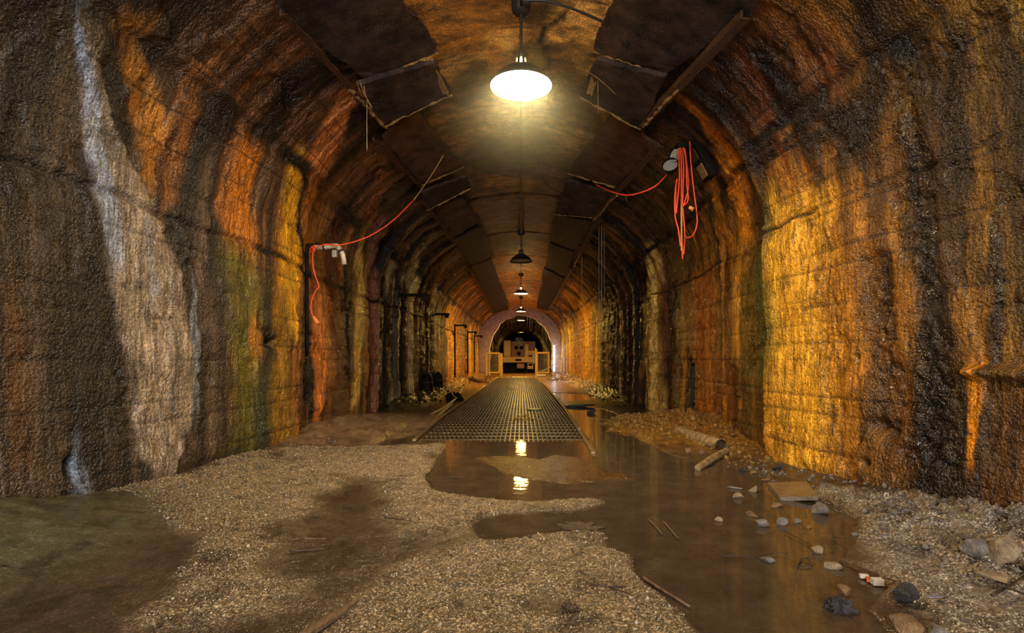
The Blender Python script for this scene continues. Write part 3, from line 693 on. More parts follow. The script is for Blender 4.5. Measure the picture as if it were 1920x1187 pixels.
# ------------------------------------------------------------------ steel deck of longitudinal ribs
deck = thing('steel_deck', 'long ribbed steel deck running down the middle of the floor', 'deck', (-.22, 18, 0))
bm = bmesh.new(); box(bm, (-.22, 18.7, -.028), (2.16, 24.2, .02)); obj('deck_plate', bm, M['gratemud'], deck)
bm0 = bmesh.new(); 
ribme = None
xr = np.linspace(-1.26, .80, 36)
for i, x in enumerate(xr):
    if ribme is None:
        # a rib: low ridge, its surface broken into short treads, dipping under the water at the near end
        b = bmesh.new(); yy = np.linspace(-12.2, 12.0, 60); prev = None
        for k, y in enumerate(yy):
            top = .002 + min(.024, .012*(y+12.2)) + (.003 if k % 2 else -.001)
            r = [b.verts.new((dx, y, z)) for dx, z in ((-.010, -.03), (-.008, top), (.008, top), (.010, -.03))]
            if prev: 
                for q in range(3): b.faces.new((prev[q], prev[q+1], r[q+1], r[q]))
            prev = r
        o = obj('rib', b, M['grate'], deck); ribme = o.data
    else:
        o = bpy.data.objects.new('rib', ribme); C.objects.link(o); o.parent = deck; o.matrix_parent_inverse = Matrix.Translation(deck.location).inverted()
    o.location = (x, 18.7+random.uniform(-.05, .05), random.uniform(-.003, .003))
bm = bmesh.new()
for y in np.arange(6.7, 30.5, .32): box(bm, (-.22, y, -.004), (2.1, .02, .016))
tag(obj('cross_bars', bm, M['grate'], deck), kind='stuff')
for nm, pts in (('edge_angle', [(-1.30, 6.5), (-1.34, 9), (-1.31, 18), (-1.25, 31)]), ('edge_angle', [(.77, 5.7), (.82, 7.5), (.88, 11.2), (.93, 18), (.97, 31)])):
    bm = bmesh.new()
    for (a, b) in zip(pts, pts[1:]):
        v = Vector((b[0]-a[0], b[1]-a[1], 0)); rot = v.to_track_quat('Y', 'Z').to_matrix()
        c_ = ((a[0]+b[0])/2, (a[1]+b[1])/2)
        z0 = .006 if a[1] < 6 else .022
        box(bm, (c_[0], c_[1], z0), (.045, v.length+.01, .03), rot, .004); box(bm, (c_[0]+.018, c_[1], z0+.014), (.008, v.length, .03), rot)
    obj(nm, bm, M['railedge'], deck)

# ------------------------------------------------------------------ lamps
def lamp(d, on, label, short=False):
    H = 3.52
    g = 'bell lamps hung down the tunnel crown' 
    t_ = thing('pendant_lamp', label, 'lamp', (0, d, H), g)
    R = .29; seg = 40
    crown = 4.26 if d < 33 else 3.75
    bm = bmesh.new(); lathe(bm, [(.0, .155+.12), (.035, .27), (.05, .25), (.05, .24)], (0, d, H), 20); obj('neck_cap', bm, M['darkmetal'], t_, True)
    bm = bmesh.new()
    for k in range(8):
        a = 2*PI*(k+.5)/8; box(bm, (.052*math.cos(a), d+.052*math.sin(a), H+.235), (.012, .024, .10), Matrix.Rotation(a, 3, 'Z'))
    lathe(bm, [(.058, .19), (.062, .185), (.055, .175)], (0, d, H), 20)
    obj('vented_neck', bm, M['darkmetal'], t_)
    bm = bmesh.new(); lathe(bm, [(.055, .19), (.075, .175), (.11, .16), (.17, .125), (.225, .08), (.265, .03), (R, -.0), (R+.006, -.012), (R-.006, -.012), (R-.01, .0), (.25, .03), (.21, .078), (.16, .115), (.10, .15), (.05, .17)], (0, d, H), seg)
    obj('shade', bm, M['darkmetal'], t_, True)
    bm = bmesh.new(); lathe(bm, [(.02, .238), (.030, .225), (.034, .20), (.03, .18), (0.001, .18)], (0, d, H), 16)
    obj('bulb_neck', bm, M['neckglow'] if on else M['enamelin'], t_, True)
    bm = bmesh.new(); lathe(bm, [(0.0005, .010), (.12, .010), (.24, .014), (R-.022, .018)], (0, d, H), seg)
    obj('lens', bm, (M['lamp'] if d < 10 else M['lampfar']) if on else M['enamelin'], t_, True)
    bm = bmesh.new(); cyl(bm, (0, d, H+.27), (0, d, crown-.06), .011 if d > 8 else .014); obj('stem', bm, M['darkmetal'], t_)
    bm = bmesh.new(); lathe(bm, [(0, -.09), (.06, -.085), (.085, -.05), (.09, .03)], (0, d, crown), 20); obj('junction_box', bm, M['darkmetal'], t_, True)
    return t_
lamp(4.9, True, 'large lit bell lamp nearest the camera, hanging between the broken slabs')
lamp(13.6, False, 'dark unlit bell lamp, second along the tunnel crown')
lamp(20.3, True, 'lit bell lamp just beyond the dark unlit one')
lamp(27.7, True, 'lit bell lamp in front of the pale portal arch')
lamp(34.0, True, 'lit bell lamp hanging just inside the pale portal arch')
lamp(48.5, True, 'farthest lit bell lamp above the yellow machine')
lamp(-2.4, True, 'lit bell lamp hanging behind the photographer')
# conduit along the crown
bm = bmesh.new(); pts = [(0.0, y, 4.21+.01*math.sin(y*2)) for y in np.arange(-4, 33, .6)]; tube(bm, pts, .014, 8)
for y in np.arange(5.9, 33, 1.5): box(bm, (0, y, 4.21), (.05, .03, .05))
tag(obj('ceiling_conduit', bm, M['darkmetal']), 'thin steel conduit clipped along the crown between lamps', 'conduit')

# ------------------------------------------------------------------ hung slabs under the vault
def on_panel(px, py, drop=0.0):
    ax = abs(px-CX)/F; az = (CY-py)/F
    d = (3.40-drop)/(az+.4375*ax); return at(px, py, d)
def jag(P, n=7, amp=.03):
    out = []
    for i, a in enumerate(P):
        b = P[(i+1) % len(P)]
        for k in range(n):
            p = a.lerp(b, k/n)
            if k: p = p+Vector((random.uniform(-amp, amp), random.uniform(-amp, amp), random.uniform(-.004, .004)))
            out.append(p)
    return out
def panel(name, label, pts, mat, drop=0.0, thick=.045, rim=True, amp=.022):
    P = [on_panel(x, y, drop) for x, y in pts]
    side = -1 if pts[0][0] < CX else 1
    c_ = sum(P, Vector())/len(P)
    t_ = thing(name, label, 'slab', c_)
    nrm = Vector((side*.4, 0, .92))
    bm = bmesh.new(); J = jag(P, 7, amp); plate(bm, J, thick, nrm)
    bmesh.ops.triangulate(bm, faces=[f for f in bm.faces if len(f.verts) > 4]); bmesh.ops.recalc_face_normals(bm, faces=bm.faces)
    obj('slab_plate', bm, mat, t_)
    if rim:
        # gold crust rim standing for lamplight caught on the slab's far edge
        far = sorted(range(len(P)), key=lambda i: P[i].y)[-2:]
        a, b = P[far[0]], P[far[1]]
        bm = bmesh.new(); L = [a.lerp(b, k/14)+Vector((random.uniform(-.01, .01), random.uniform(-.015, .015), -.006+random.uniform(-.012, .006))) for k in range(15)]
        tube(bm, L, [random.uniform(.002, .007) if random.random() < .4 else random.uniform(.008, .02) for _ in L], 6); obj('lit_gold_edge', bm, M['goldcrust'], t_)
    return t_
panel('ceiling_slab', 'largest black corroded slab at the upper left of the lamp', [(470, -90), (740, -90), (748, 0), (800, 55), (822, 98), (690, 152), (535, 25)], M['panel'], .0, .06, amp=.03)
panel('ceiling_slab', 'narrow black slab stub with gilded edge under the largest left slab', [(672, 160), (818, 118), (848, 176), (720, 236)], M['panel'], .07, .05)
panel('ceiling_slab', 'brown rusty slab hanging third along the left side', [(719, 259), (782, 207), (869, 313), (788, 347)], M['panelrust'])
panel('ceiling_slab', 'small dark ledge slab just beyond the third left slab', [(790, 362), (874, 332), (883, 352), (800, 395)], M['panel'], .05)
panel('ceiling_slab', 'speckled brown slab fifth along the left side', [(803, 396), (866, 372), (902, 412), (848, 448)], M['panelrust'], rim=False)
panel('ceiling_slab', 'black slab sixth along the left side beside the unlit lamp', [(850, 450), (905, 424), (928, 481), (884, 497)], M['panelblack'], rim=False)
panel('ceiling_slab', 'long black slab run on the left ending at the portal', [(884, 498), (922, 486), (936, 530), (951, 562), (953, 580), (927, 588), (902, 545)], M['panelblack'], rim=False, amp=.05)
panel('ceiling_slab', 'largest black corroded slab at the upper right of the lamp', [(1140, -90), (1490, -90), (1405, 30), (1245, 140), (1113, 95), (1128, 50), (1150, 0)], M['panel'], .0, .06, amp=.03)
panel('ceiling_slab', 'black slab stub with gilded broken edge right of the lamp', [(1118, 112), (1248, 146), (1200, 242), (1087, 180)], M['panel'], .07, .05)
panel('ceiling_slab', 'brown rusty slab hanging third along the right side', [(1149, 216), (1236, 276), (1152, 350), (1065, 325)], M['panelrust'])
panel('ceiling_slab', 'dark torn slab beyond the third right slab', [(1062, 340), (1148, 362), (1112, 408), (1040, 402)], M['panel'], .03)
panel('ceiling_slab', 'black slab fifth along the right side', [(1045, 404), (1110, 415), (1076, 470), (1030, 452)], M['panelblack'], rim=False)
panel('ceiling_slab', 'black slab sixth along the right side beside the unlit lamp', [(1030, 455), (1075, 474), (1060, 520), (1022, 500)], M['panelblack'], rim=False)
panel('ceiling_slab', 'long black slab run on the right ending at the portal', [(1020, 502), (1060, 524), (1031, 583), (1007, 578)], M['panelblack'], rim=False, amp=.05)
# broken webs between the slab layers, next to the lamp
for (a, b, lab) in (((806, 108), (836, 175), 'crusted steel post joining the two near left slabs'), ((1124, 108), (1105, 175), 'pale crusted post joining the two near right slabs')):
    p = on_panel(*a, 0.0)+Vector((0, 0, -.02)); q = on_panel(*b, .09)
    bm = bmesh.new(); v = q-p; rot = v.to_track_quat('Z', 'Y').to_matrix()
    box(bm, (p+q)/2, (.06, .02, v.length), rot); box(bm, (p+q)/2+Vector((.025, .02, 0)), (.012, .05, v.length), rot)
    tag(obj('hanger_post', bm, M['goldcrust']), lab, 'bracket')
# angle iron that carried the slabs along each haunch
def angle(name, label, p, q, w0, h0, mat, crust=True, bow=.0):
    p = Vector(p); q = Vector(q); n_ = 16
    t_ = thing(name, label, 'beam', (p+q)/2)
    bm = bmesh.new(); v = (q-p); rot = v.to_track_quat('Y', 'Z').to_matrix()
    prev = None
    prof = [(-w0, 0), (w0, 0), (w0, h0*.25), (-w0*.5, h0*.25), (-w0*.5, h0*1.5), (-w0, h0*1.5)]
    for k in range(n_+1):
        c_ = p.lerp(q, k/n_)+Vector((0, 0, -bow*math.sin(PI*k/n_)))
        r = [bm.verts.new(c_+rot @ Vector((x+random.uniform(-.004, .004), 0, z+random.uniform(-.004, .004)))) for x, z in prof]
        if prev:
            for i in range(6): bm.faces.new((prev[i], prev[(i+1) % 6], r[(i+1) % 6], r[i]))
        else: bm.faces.new(r[::-1])
        prev = r
    bm.faces.new(prev); bmesh.ops.recalc_face_normals(bm, faces=bm.faces); obj('flange', bm, mat, t_)
    if crust:
        bm = bmesh.new(); L = [p.lerp(q, .55+.45*k/16)+Vector((random.uniform(-.02, .02), 0, random.uniform(-.02, .006))) for k in range(17)]
        tube(bm, L, [random.uniform(.008, .024) for _ in L], 6); obj('mineral_crust', bm, M['goldcrust'], t_)
    return t_
oP = lambda x, y, dr=.06: on_panel(x, y, dr)
angle('steel_angle', 'dark red steel angle under the largest left slab', oP(532, 28), oP(722, 238), .035, .03, M['rust'])
angle('steel_angle', 'rusty steel angle under the third left slab', oP(704, 264), oP(790, 352), .035, .03, M['rust'], False)
angle('steel_angle', 'grey crusted steel angle past the fifth left slab', oP(795, 380), oP(850, 452), .04, .03, M['rust'], False)
angle('steel_angle', 'thin brown steel angle running to the portal on the left', oP(885, 512), oP(926, 590), .05, .05, M['rust'], False)
angle('timber_rail', 'long red-brown splintered rail under the largest right slab', oP(1398, 35), oP(1204, 238), .045, .04, M['timber'])
angle('timber_rail', 'splintered yellow-lit rail beneath the third right slab', oP(1238, 274), oP(1114, 412), .035, .035, M['timber'])
angle('steel_angle', 'thin crusted steel angle beyond the splintered right rail', oP(1110, 428), oP(1076, 500), .03, .03, M['rust'], True)
angle('steel_angle', 'brown steel angle running to the portal on the right', oP(1072, 508), oP(1030, 580), .05, .05, M['rust'], False)
def cord(name, label, cat, pts, r, mat, n=8, parent=None, seg=7):
    bm = bmesh.new(); tube(bm, spline(pts, n), r, seg)
    o = obj(name, bm, mat, parent, True)
    if label: tag(o, label, cat)
    return o
# dangling strings and wires
p = oP(1105, 150, .09); cord('dangling_wire', 'stiff bent wire crossing below the near right slab', 'wire', [oP(1103, 135, .1), oP(1125, 150, .12), oP(1155, 177, .12)], .004, M['goldcrust'])
cord('dangling_wire', 'crusted wire hanging straight down from the near right slab', 'wire', [oP(1121, 152, .11), at(1121, 180, p.y), at(1122, 214, p.y)], .004, M['goldcrust'])
p = oP(688, 185, .05); cord('dangling_wire', 'thin pale beaded string hanging below the left steel angle', 'wire', [p, at(688, 235, p.y), at(688, 282, p.y)], .0025, M['pvc'])
cord('dangling_wire', 'curled wire between the two near left slabs', 'wire', [oP(792, 115, .02), at(795, 130, 5.7), at(804, 148, 5.7)], .004, M['wire'])
for i, (x, y, l, r) in enumerate(((676, 155, 28, .010), (682, 158, 44, .012), (668, 153, 20, .007))):
    q = oP(x, y, .05); cord('mineral_root', 'yellow crusted root dangling from the left angle, strand %s' % ('shortest', 'longest', 'thinnest')[i], 'root', [q, at(x+4, y+l*.5, q.y), at(x+2+l*.3, y+l, q.y)], r*.6, M['goldcrust'])
cord('ceiling_cable', 'thin black cable sagging beneath the crown beyond the first lamp', 'cable', [at(835, 285, 7.6), at(870, 300, 7.4), at(900, 318, 7.6), at(950, 329, 7.9), at(976, 330, 8.5)], .006, M['wire'])
cord('ceiling_cable', 'fine black cable trailing from the crown to the right slabs', 'cable', [at(988, 250, 7.4), at(1008, 300, 7.7), at(1024, 345, 7.9), at(1060, 365, 8.4)], .005, M['wire'])
cord('ceiling_cable', 'dark cable crossing the vault above the nearest lamp', 'cable', [(0, 4.75, 4.2), (.3, 4.75, 4.18), (.8, 4.9, 4.08), (1.0, 5.0, 3.95)], .012, M['wire'])

# ------------------------------------------------------------------ inverted-L pipes on the left wall
def l_pipe(d, label, first=False, z=2.42, foot=1.4, reach=.55):
    xw = -float(wl(np.array(d)))+.07
    t_ = thing('wall_pipe', label, 'pipe', (xw, d, foot), 'bent iron pipes standing off the left wall')
    r = .022 if first else .035
    bm = bmesh.new(); tube(bm, spline([(xw, d, foot), (xw, d, z-.12), (xw+.03, d, z-.01), (xw+.12, d, z), (xw+reach*(.35 if first else 1), d, z)], 6), r, 10)
    obj('iron_pipe', bm, M['black'], t_, True)
    bm = bmesh.new(); box(bm, (xw-.03, d, z-.35), (.15, .05, .04)); obj('clamp', bm, M['black'], t_)
    bm = bmesh.new(); box(bm, (xw-.03, d, foot+.15), (.15, .05, .04)); obj('clamp', bm, M['black'], t_)
    if not first:
        bm = bmesh.new(); box(bm, (xw+reach*.85, d, z-.05), (.12, .08, .12), None, .01); obj('pipe_foot', bm, M['black'], t_)
    return t_
t_ = l_pipe(6.6, 'nearest bent iron pipe with a pale plastic elbow and red cord', True, 2.42, 1.05)
A0 = at(598, 463, 6.6)
bm = bmesh.new(); tube(bm, spline([at(590, 464, 6.6), at(610, 463, 6.6), at(628, 461, 6.6), at(634, 463, 6.6), at(642, 476, 6.6), at(646, 496, 6.6)], 6), [.030]*31, 14); obj('plastic_elbow', bm, M['pvc'], t_, True)
bm = bmesh.new(); cyl(bm, at(638, 469, 6.6), at(640, 473, 6.6), .036, 14); obj('pipe_collar', bm, M['wire'], t_); bm = bmesh.new(); cyl(bm, at(606, 463, 6.6), at(609, 463, 6.6), .034, 14); obj('pipe_collar', bm, M['wire'], t_)
bm = bmesh.new(); box(bm, at(628, 476, 6.68), (.06, .06, .09), None, .01); obj('porcelain_knob', bm, M['pvc'], t_)
l_pipe(12.0, 'black inverted-L pipe, first after the red cord', False, 2.46, .3, .62)
l_pipe(16.2, 'black inverted-L pipe, second after the red cord', False, 2.39, .3, .5)
l_pipe(21.3, 'black inverted-L pipe, third after the red cord', False, 2.38, .3, .5)
l_pipe(26.0, 'black inverted-L pipe, fourth after the red cord', False, 2.36, .3, .45)
l_pipe(29.5, 'black inverted-L pipe nearest the left gate', False, 2.33, .3, .45)
# red cord: drop with plug, and the span to the ceiling
t_ = thing('extension_cord', 'red extension cord tied on the pipe elbow with its plug hanging', 'cord', at(588, 466, 6.55))
q = 6.5
cord('cord_span', None, None, [at(588, 466, q), at(610, 458, 6.5), at(640, 459, 6.5), at(690, 444, 6.7), at(735, 415, 7.0), at(776, 375, 7.3)], .008, M['red'], parent=t_)
cord('cord_tail', None, None, [at(776, 375, 7.3), at(808, 330, 7.6), at(835, 285, 7.6)], .008, M['yelcord'], parent=t_)
cord('cord_drop', None, None, [at(588, 466, q), at(586, 485, q), at(589, 510, q), at(598, 537, q), at(592, 545, q), at(585, 562, q), at(583, 580, q), at(587, 594, q)], .008, M['red'], parent=t_)
cord('cord_knot', None, None, [at(584, 462, 6.45), at(590, 470, 6.45), at(586, 474, 6.55), at(582, 466, 6.5), at(590, 460, 6.45)], .010, M['red'], parent=t_)
bm = bmesh.new(); cyl(bm, at(587, 593, q), at(595, 605, q), .014, 12, .030); cyl(bm, at(595, 605, q), at(596, 607, q), .030, 12, .026); obj('plug', bm, M['plug'], t_, True)

# ------------------------------------------------------------------ right-hand floodlight, cord bundle, open wall box
DR = 6.45
t_ = thing('twin_floodlight', 'black twin-headed floodlight beside the red cord bundle', 'floodlight', at(1260, 300, DR))
for nm, c_, dr in (('lamp_head', (1257, 311), Vector((-.35, -.8, .35))), ('lamp_head', (1268, 291), Vector((-.8, -.55, .1)))):
    o_ = at(*c_, DR); dr.normalize(); bm = bmesh.new()
    cyl(bm, o_, o_-dr*.09, .092, 20, .055); cyl(bm, o_+dr*.03, o_, .098, 20, .092, caps=False); h_ = obj(nm, bm, M['black'], t_, True)
    bm = bmesh.new(); cyl(bm, o_+dr*.003, o_+dr*.008, .086, 20); obj('lens', bm, M['pvc'] if c_[0] > 1260 else M['enamelin'], h_)
bm = bmesh.new(); tube(bm, [at(1257, 311, DR+.08), at(1270, 305, DR+.12), at(1285, 300, DR+.22)], .018); box(bm, at(1283, 300, DR+.2), (.1, .1, .18)); obj('mounting_arm', bm, M['black'], t_)
cord('red_feed_cord', 'red cord sagging from the floodlight across to the right slabs', 'cord', [at(1250, 328, DR), at(1230, 348, DR-.1), at(1205, 360, DR), at(1175, 366, 6.7), at(1145, 359, 7.1), at(1116, 346, 7.6)], .009, M['red'])
t_ = thing('cord_bundle', 'bundle of red extension cords hanging in loops on the right wall', 'cord', at(1278, 275, DR-.05))
q = DR-.12
loops = [[(1272, 280), (1274, 330), (1270, 380), (1268, 400), (1267, 372), (1268, 338)],
         [(1276, 276), (1278, 330), (1277, 400), (1278, 440), (1280, 486)],
         [(1279, 278), (1282, 320), (1280, 380), (1284, 440), (1281, 478), (1278, 430), (1279, 385)],
         [(1293, 265), (1295, 300), (1300, 350), (1306, 395), (1307, 420), (1300, 440), (1290, 446), (1284, 442)],
         [(1284, 278), (1289, 320), (1291, 350), (1286, 372), (1282, 384)],
         [(1281, 276), (1286, 300), (1288, 345), (1290, 375), (1280, 388)],
         [(1270, 335), (1266, 360), (1266, 405), (1272, 430), (1276, 462)]]
for i, L in enumerate(loops):
    cord('cord_loop', None, None, [at(x, y, q-.015*i) for x, y in L], .0085, M['red'], parent=t_)
bm = bmesh.new(); cyl(bm, at(1292, 388, q-.12), at(1300, 393, q-.12), .018, 12, .028); obj('plug', bm, M['plug'], t_, True)
bm = bmesh.new(); cyl(bm, at(1278, 385, q-.1), at(1278, 470, q-.1), .010, 8); obj('cord_stick', bm, M['yelcord'], t_)
bm = bmesh.new(); box(bm, at(1280, 275, DR-.02), (.16, .12, .05)); obj('cord_hook', bm, M['black'], t_)
t_ = thing('wall_box', 'open black junction box with two pale plates on the right wall', 'electrical box', wall_point(1325, 300, .08))
Rb = Matrix.Rotation(-.48, 3, 'Y')
wp = wall_point(1325, 298, .06)
def wbx(u, v, s, nm, mat, off=0): 
    bm = bmesh.new(); box(bm, wp+Rb @ Vector((-off, u, v)), s, Rb, .006); obj(nm, bm, mat, t_)
for side_ in (0,):
    wbx(0, 0, (.10, .26, .44), 'box_body', M['black']); wbx(0, -.10, (.02, .17, .17), 'cover_plate', M['goldcrust'], .055)
    wbx(0, .11, (.02, .16, .15), 'cover_plate', M['rust'], .055); wbx(0, .01, (.03, .24, .012), 'divider', M['wire'], .06)

# ------------------------------------------------------------------ gates
def gate(label, x0, x1, d, zt, post_side, extra):
    t_ = thing('mesh_gate', label, 'gate', ((x0+x1)/2, d, 0))
    h0 = .26
    for nm, c_, s_ in (('gate_post', (x0, d, zt/2-.03), (.09, .08, zt+.06)), ('gate_post', (x1, d, (zt+h0)/2), (.09, .08, zt-h0)), ('top_rail', ((x0+x1)/2, d, zt), (x1-x0+.09, .08, .10)), ('bottom_rail', ((x0+x1)/2, d, h0), (x1-x0, .07, .09))):
        bm = bmesh.new(); box(bm, c_, s_, None, .01); obj(nm, bm, M['yellow'], t_)
    bm = bmesh.new()
    for x in np.arange(x0+.08, x1-.04, .075): cyl(bm, (x, d, h0), (x, d, zt), .006, 5)
    for z in np.arange(h0+.08, zt-.04, .085): cyl(bm, (x0, d, z), (x1, d, z), .006, 5)
    tag(obj('wire_mesh', bm, M['mesh'], t_), kind='stuff')
    if extra:
        bm = bmesh.new(); box(bm, extra[0], extra[1], None, .02); obj('side_panel', bm, M['yellow'], t_)
gate('yellow framed wire mesh gate on the left of the deck', -2.02, -1.28, 31.3, 1.40, 0, ((-1.16, 31.35, .72), (.16, .3, 1.34)))
gate('yellow framed wire mesh gate on the right of the deck', .93, 1.62, 31.3, 1.42, 0, ((.86, 31.4, .85), (.07, .12, 1.7)))
bm = bmesh.new(); tube(bm, [at(1015, 697, 30.6), at(1028, 690, 30.6), at(1042, 682, 30.6)], .025); tag(obj('scrap_pipe', bm, M['mesh']), 'grey pipe leaning across the right gate', 'pipe')
bm = bmesh.new(); box(bm, (1.15, 30.6, .13), (.5, .25, .10), None, .02); tag(obj('plastic_tray', bm, M['white']), 'pale tray lying below the right gate', 'tray')
bm = bmesh.new(); tube(bm, [(2.02, 32.7, .3), (2.03, 32.7, 1.9)], .05, 12); tag(obj('tube_light', bm, M['tube']), 'bright white upright tube light behind the right gate', 'light')

# ------------------------------------------------------------------ yellow mine machine
t_ = thing('mine_machine', 'yellow-brown mining machine standing inside the dark bore', 'machine', (0, 40, 0))
k = .0405
def mb(x0, x1, y0, y1, nm, mat, d=40.0, dep=.6, bev=.04):
    a = at(x0, y0, d); b = at(x1, y1, d); bm = bmesh.new()
    box(bm, ((a.x+b.x)/2, d+dep/2, (a.z+b.z)/2), (abs(b.x-a.x), dep, abs(b.z-a.z)), None, bev); return obj(nm, bm, mat, t_)
mb(942, 1004, 669, 680, 'bumper_beam', M['machine'], 39.8, 1.0)
mb(944, 958, 638, 669, 'tall_hood', M['machine'], 40, 1.4, .08)
mb(959, 1004, 640, 669, 'rear_housing', M['machred'], 41, 1.6)
mb(984, 991, 645, 672, 'upright_column', M['machine'], 39.9, .3)
mb(990, 1005, 657, 666, 'arm_block', M['machine'], 39.9, .5)
mb(998, 1003, 664, 682, 'grey_hose_box', M['mesh'], 39.7, .2)
mb(1004, 1008, 655, 695, 'side_stanchion', M['machine'], 39.8, .2, .01)
mb(989, 1000, 681, 692, 'step', M['machine'], 39.8, .3, .01)
mb(991, 998, 682, 686, 'step_gap', M['black'], 39.78, .1, .01)
mb(966, 978, 673, 677, 'coupler_slot', M['black'], 39.78, .1, .01)
mb(944, 1004, 680, 698, 'undercarriage', M['black'], 40.6, 1.8, .02)
mb(969, 983, 682, 691, 'drawbar', M['machred'], 39.6, .8, .05)
bm = bmesh.new(); c_ = at(973, 641, 39.9)
for r in (.31, .17):
    tube(bm, [c_+Vector((r*math.cos(a), 0, r*math.sin(a))) for a in np.linspace(0, 2*PI, 25)], .018, 6, False)
for a in np.arange(0, PI, PI/3): tube(bm, [c_-Vector((.3*math.cos(a), 0, .3*math.sin(a))), c_+Vector((.3*math.cos(a), 0, .3*math.sin(a)))], .016, 6)
obj('fan_guard', bm, M['mesh'], t_)
for nm, x, y in (('dark_port', 968, 652), ('dark_port', 978, 652), ('dark_port', 973, 663)):
    bm = bmesh.new(); c_ = at(x, y, 40.95); cyl(bm, c_, c_+Vector((0, .1, 0)), .15, 16); obj(nm, bm, M['black'], t_)
for x in (950, 999):
    c_ = at(x, 694, 40.2); bm = bmesh.new(); cyl(bm, c_+Vector((-.1, 0, 0)), c_+Vector((.1, 0, 0)), .22, 20); obj('wheel', bm, M['black'], t_)

# water dripping from the portal ring and off the splintered rail
bm = bmesh.new()
for i in range(70):
    a = random.uniform(.12, PI-.12); x = 1.95*math.cos(a)*random.uniform(.9, 1.15); z = 1.6+2.2*math.sin(a)*random.uniform(.97, 1.04)
    l = random.uniform(.2, .9); cyl(bm, (x, DF-.5+random.uniform(-.2, .2), z), (x, DF-.5, z-l), random.uniform(.003, .010), 5, .002)
tag(obj('water_drips', bm, M['drip']), 'fine strands of water dripping from the pale portal arch', 'water', kind='stuff')
bm = bmesh.new()
for x, y0, y1, r in ((1123, 412, 610, .005), (1128, 410, 640, .007), (1133, 405, 560, .005), (1091, 470, 560, .006), (1230, 230, 340, .006), (1234, 220, 330, .004)):
    d_ = 8.6 if x > 1200 else (11.5 if x > 1100 else 14); a = at(x, y0, d_); b = at(x, y1, d_); cyl(bm, a, b, r, 6, r*.5)
tag(obj('water_drips', bm, M['drip']), 'thin threads of water falling off the splintered right rail', 'water', kind='stuff')

# ------------------------------------------------------------------ stones and debris
def rock(name, label, px, py, wpx, hpx, mat, cat='stone', depth=None, seed=None, n=15, group=None, yaw=None, sink=.18, flat=None):
    """px, py: foot of the stone on the ground in the photograph; wpx, hpx: its size there"""
    rr = random.Random(seed if seed is not None else int(px*7+py)); x, y = ground(px, py)
    for _ in range(4):
        z = max(floor_z(x, y), -.004); x, y = ground(px, py, z)
    sx = wpx*y/F/2; sz_ = hpx*y/F/2*1.15; sy = sx*(.8 if depth is None else depth); y += sy*.6
    bm = bmesh.new()
    for _ in range(n):
        u = rr.uniform(-1, 1); a = rr.uniform(0, 2*PI); q_ = math.sqrt(1-u*u); e = rr.uniform(.82, 1.08)
        bm.verts.new((sx*q_*math.cos(a)*e, sy*q_*math.sin(a)*e, sz_*u*e))
    r = bmesh.ops.convex_hull(bm, input=bm.verts); bmesh.ops.delete(bm, geom=[v for v in bm.verts if not v.link_faces], context='VERTS')
    bmesh.ops.bevel(bm, geom=list(bm.edges), offset=min(sx, sz_)*.08, segments=1, affect='EDGES')
    me = bpy.data.meshes.new(name); bm.to_mesh(me); bm.free(); me.materials.append(mat)
    o = bpy.data.objects.new(name, me); C.objects.link(o); o.location = (x, y, z+sz_*(1-sink*2)); o.rotation_euler = (0, rr.uniform(-.1, .1), rr.uniform(-.3, .3) if yaw is None else yaw)
    return tag(o, label, cat, group)
R_ = M['rock']; T_ = M['rocktan']; N_ = M['rockbrown']
rock('stone', 'thin pale shard lying in the water left of the flat slab', 1378, 918, 34, 7, R_, depth=.3, yaw=-.5)
rock('stone', 'pale pointed stone standing in water beside the flat slab', 1415, 924, 25, 17, T_)
rock('stone', 'blocky tan stone in front of the pale pointed stone', 1387, 936, 27, 12, T_)
rock('stone', 'low brown stone at the front corner of the flat slab', 1458, 953, 25, 10, N_)
rock('stone', 'small brown stone half sunk above the flat slab', 1439, 902, 20, 5, N_)
rock('stone', 'dark wedge stone in water below the timber offcut', 1394, 887, 18, 9, M['coal'])
rock('stone', 'dark low stone right of the dark wedge', 1414, 890, 20, 8, N_)
rock('stone', 'large dark wet stone with pale crown beyond the group of five', 1544, 968, 42, 24, R_)
rock('stone', 'small grey stone just behind the large dark wet stone', 1540, 948, 18, 9, R_)
rock('stone', 'round tan stone farthest left in the right-hand water', 1348, 979, 23, 12, T_)
rock('stone', 'flat brown stone at the top of the group of five', 1415, 971, 28, 14, N_)
rock('stone', 'grey mottled stone at the front left of the group of five', 1430, 990, 31, 19, R_)
rock('stone', 'rounded grey stone in the middle of the group of five', 1471, 987, 28, 17, R_)
rock('stone', 'small pale stone at the right end of the group of five', 1499, 982, 20, 12, R_)
rock('stone', 'squarish pale pink stone alone in mid water', 1536, 1040, 26, 19, T_)
rock('stone', 'long low glinting stone left of the pale pink stone', 1443, 1057, 36, 14, R_)
rock('stone', 'oblong tan stone below the pale pink stone', 1567, 1070, 38, 20, T_, depth=.5, yaw=-.35)
rock('stone', 'flat ochre pebble below the small pale stone', 1518, 992, 18, 7, M['gold'])
rock('stone', 'shiny black faceted stone near the right bank', 1710, 1134, 58, 40, M['coal'], n=20)
rock('boulder', 'large grey-brown boulder at the bottom edge of the frame', 1706, 1200, 76, 42, N_)
rock('boulder', 'wet grey boulder right of the bottom edge boulder', 1772, 1202, 52, 30, R_)
rock('boulder', 'grey split boulder on the right bank', 1838, 1050, 54, 42, R_, n=18)
rock('boulder', 'tan cracked boulder at the right frame edge', 1894, 1062, 62, 58, T_, n=18)
rock('boulder', 'flat tan rock below the cracked boulder', 1876, 1096, 62, 22, T_, n=16)
rock('boulder', 'small pale stone under the cracked boulder', 1910, 1074, 24, 14, R_)
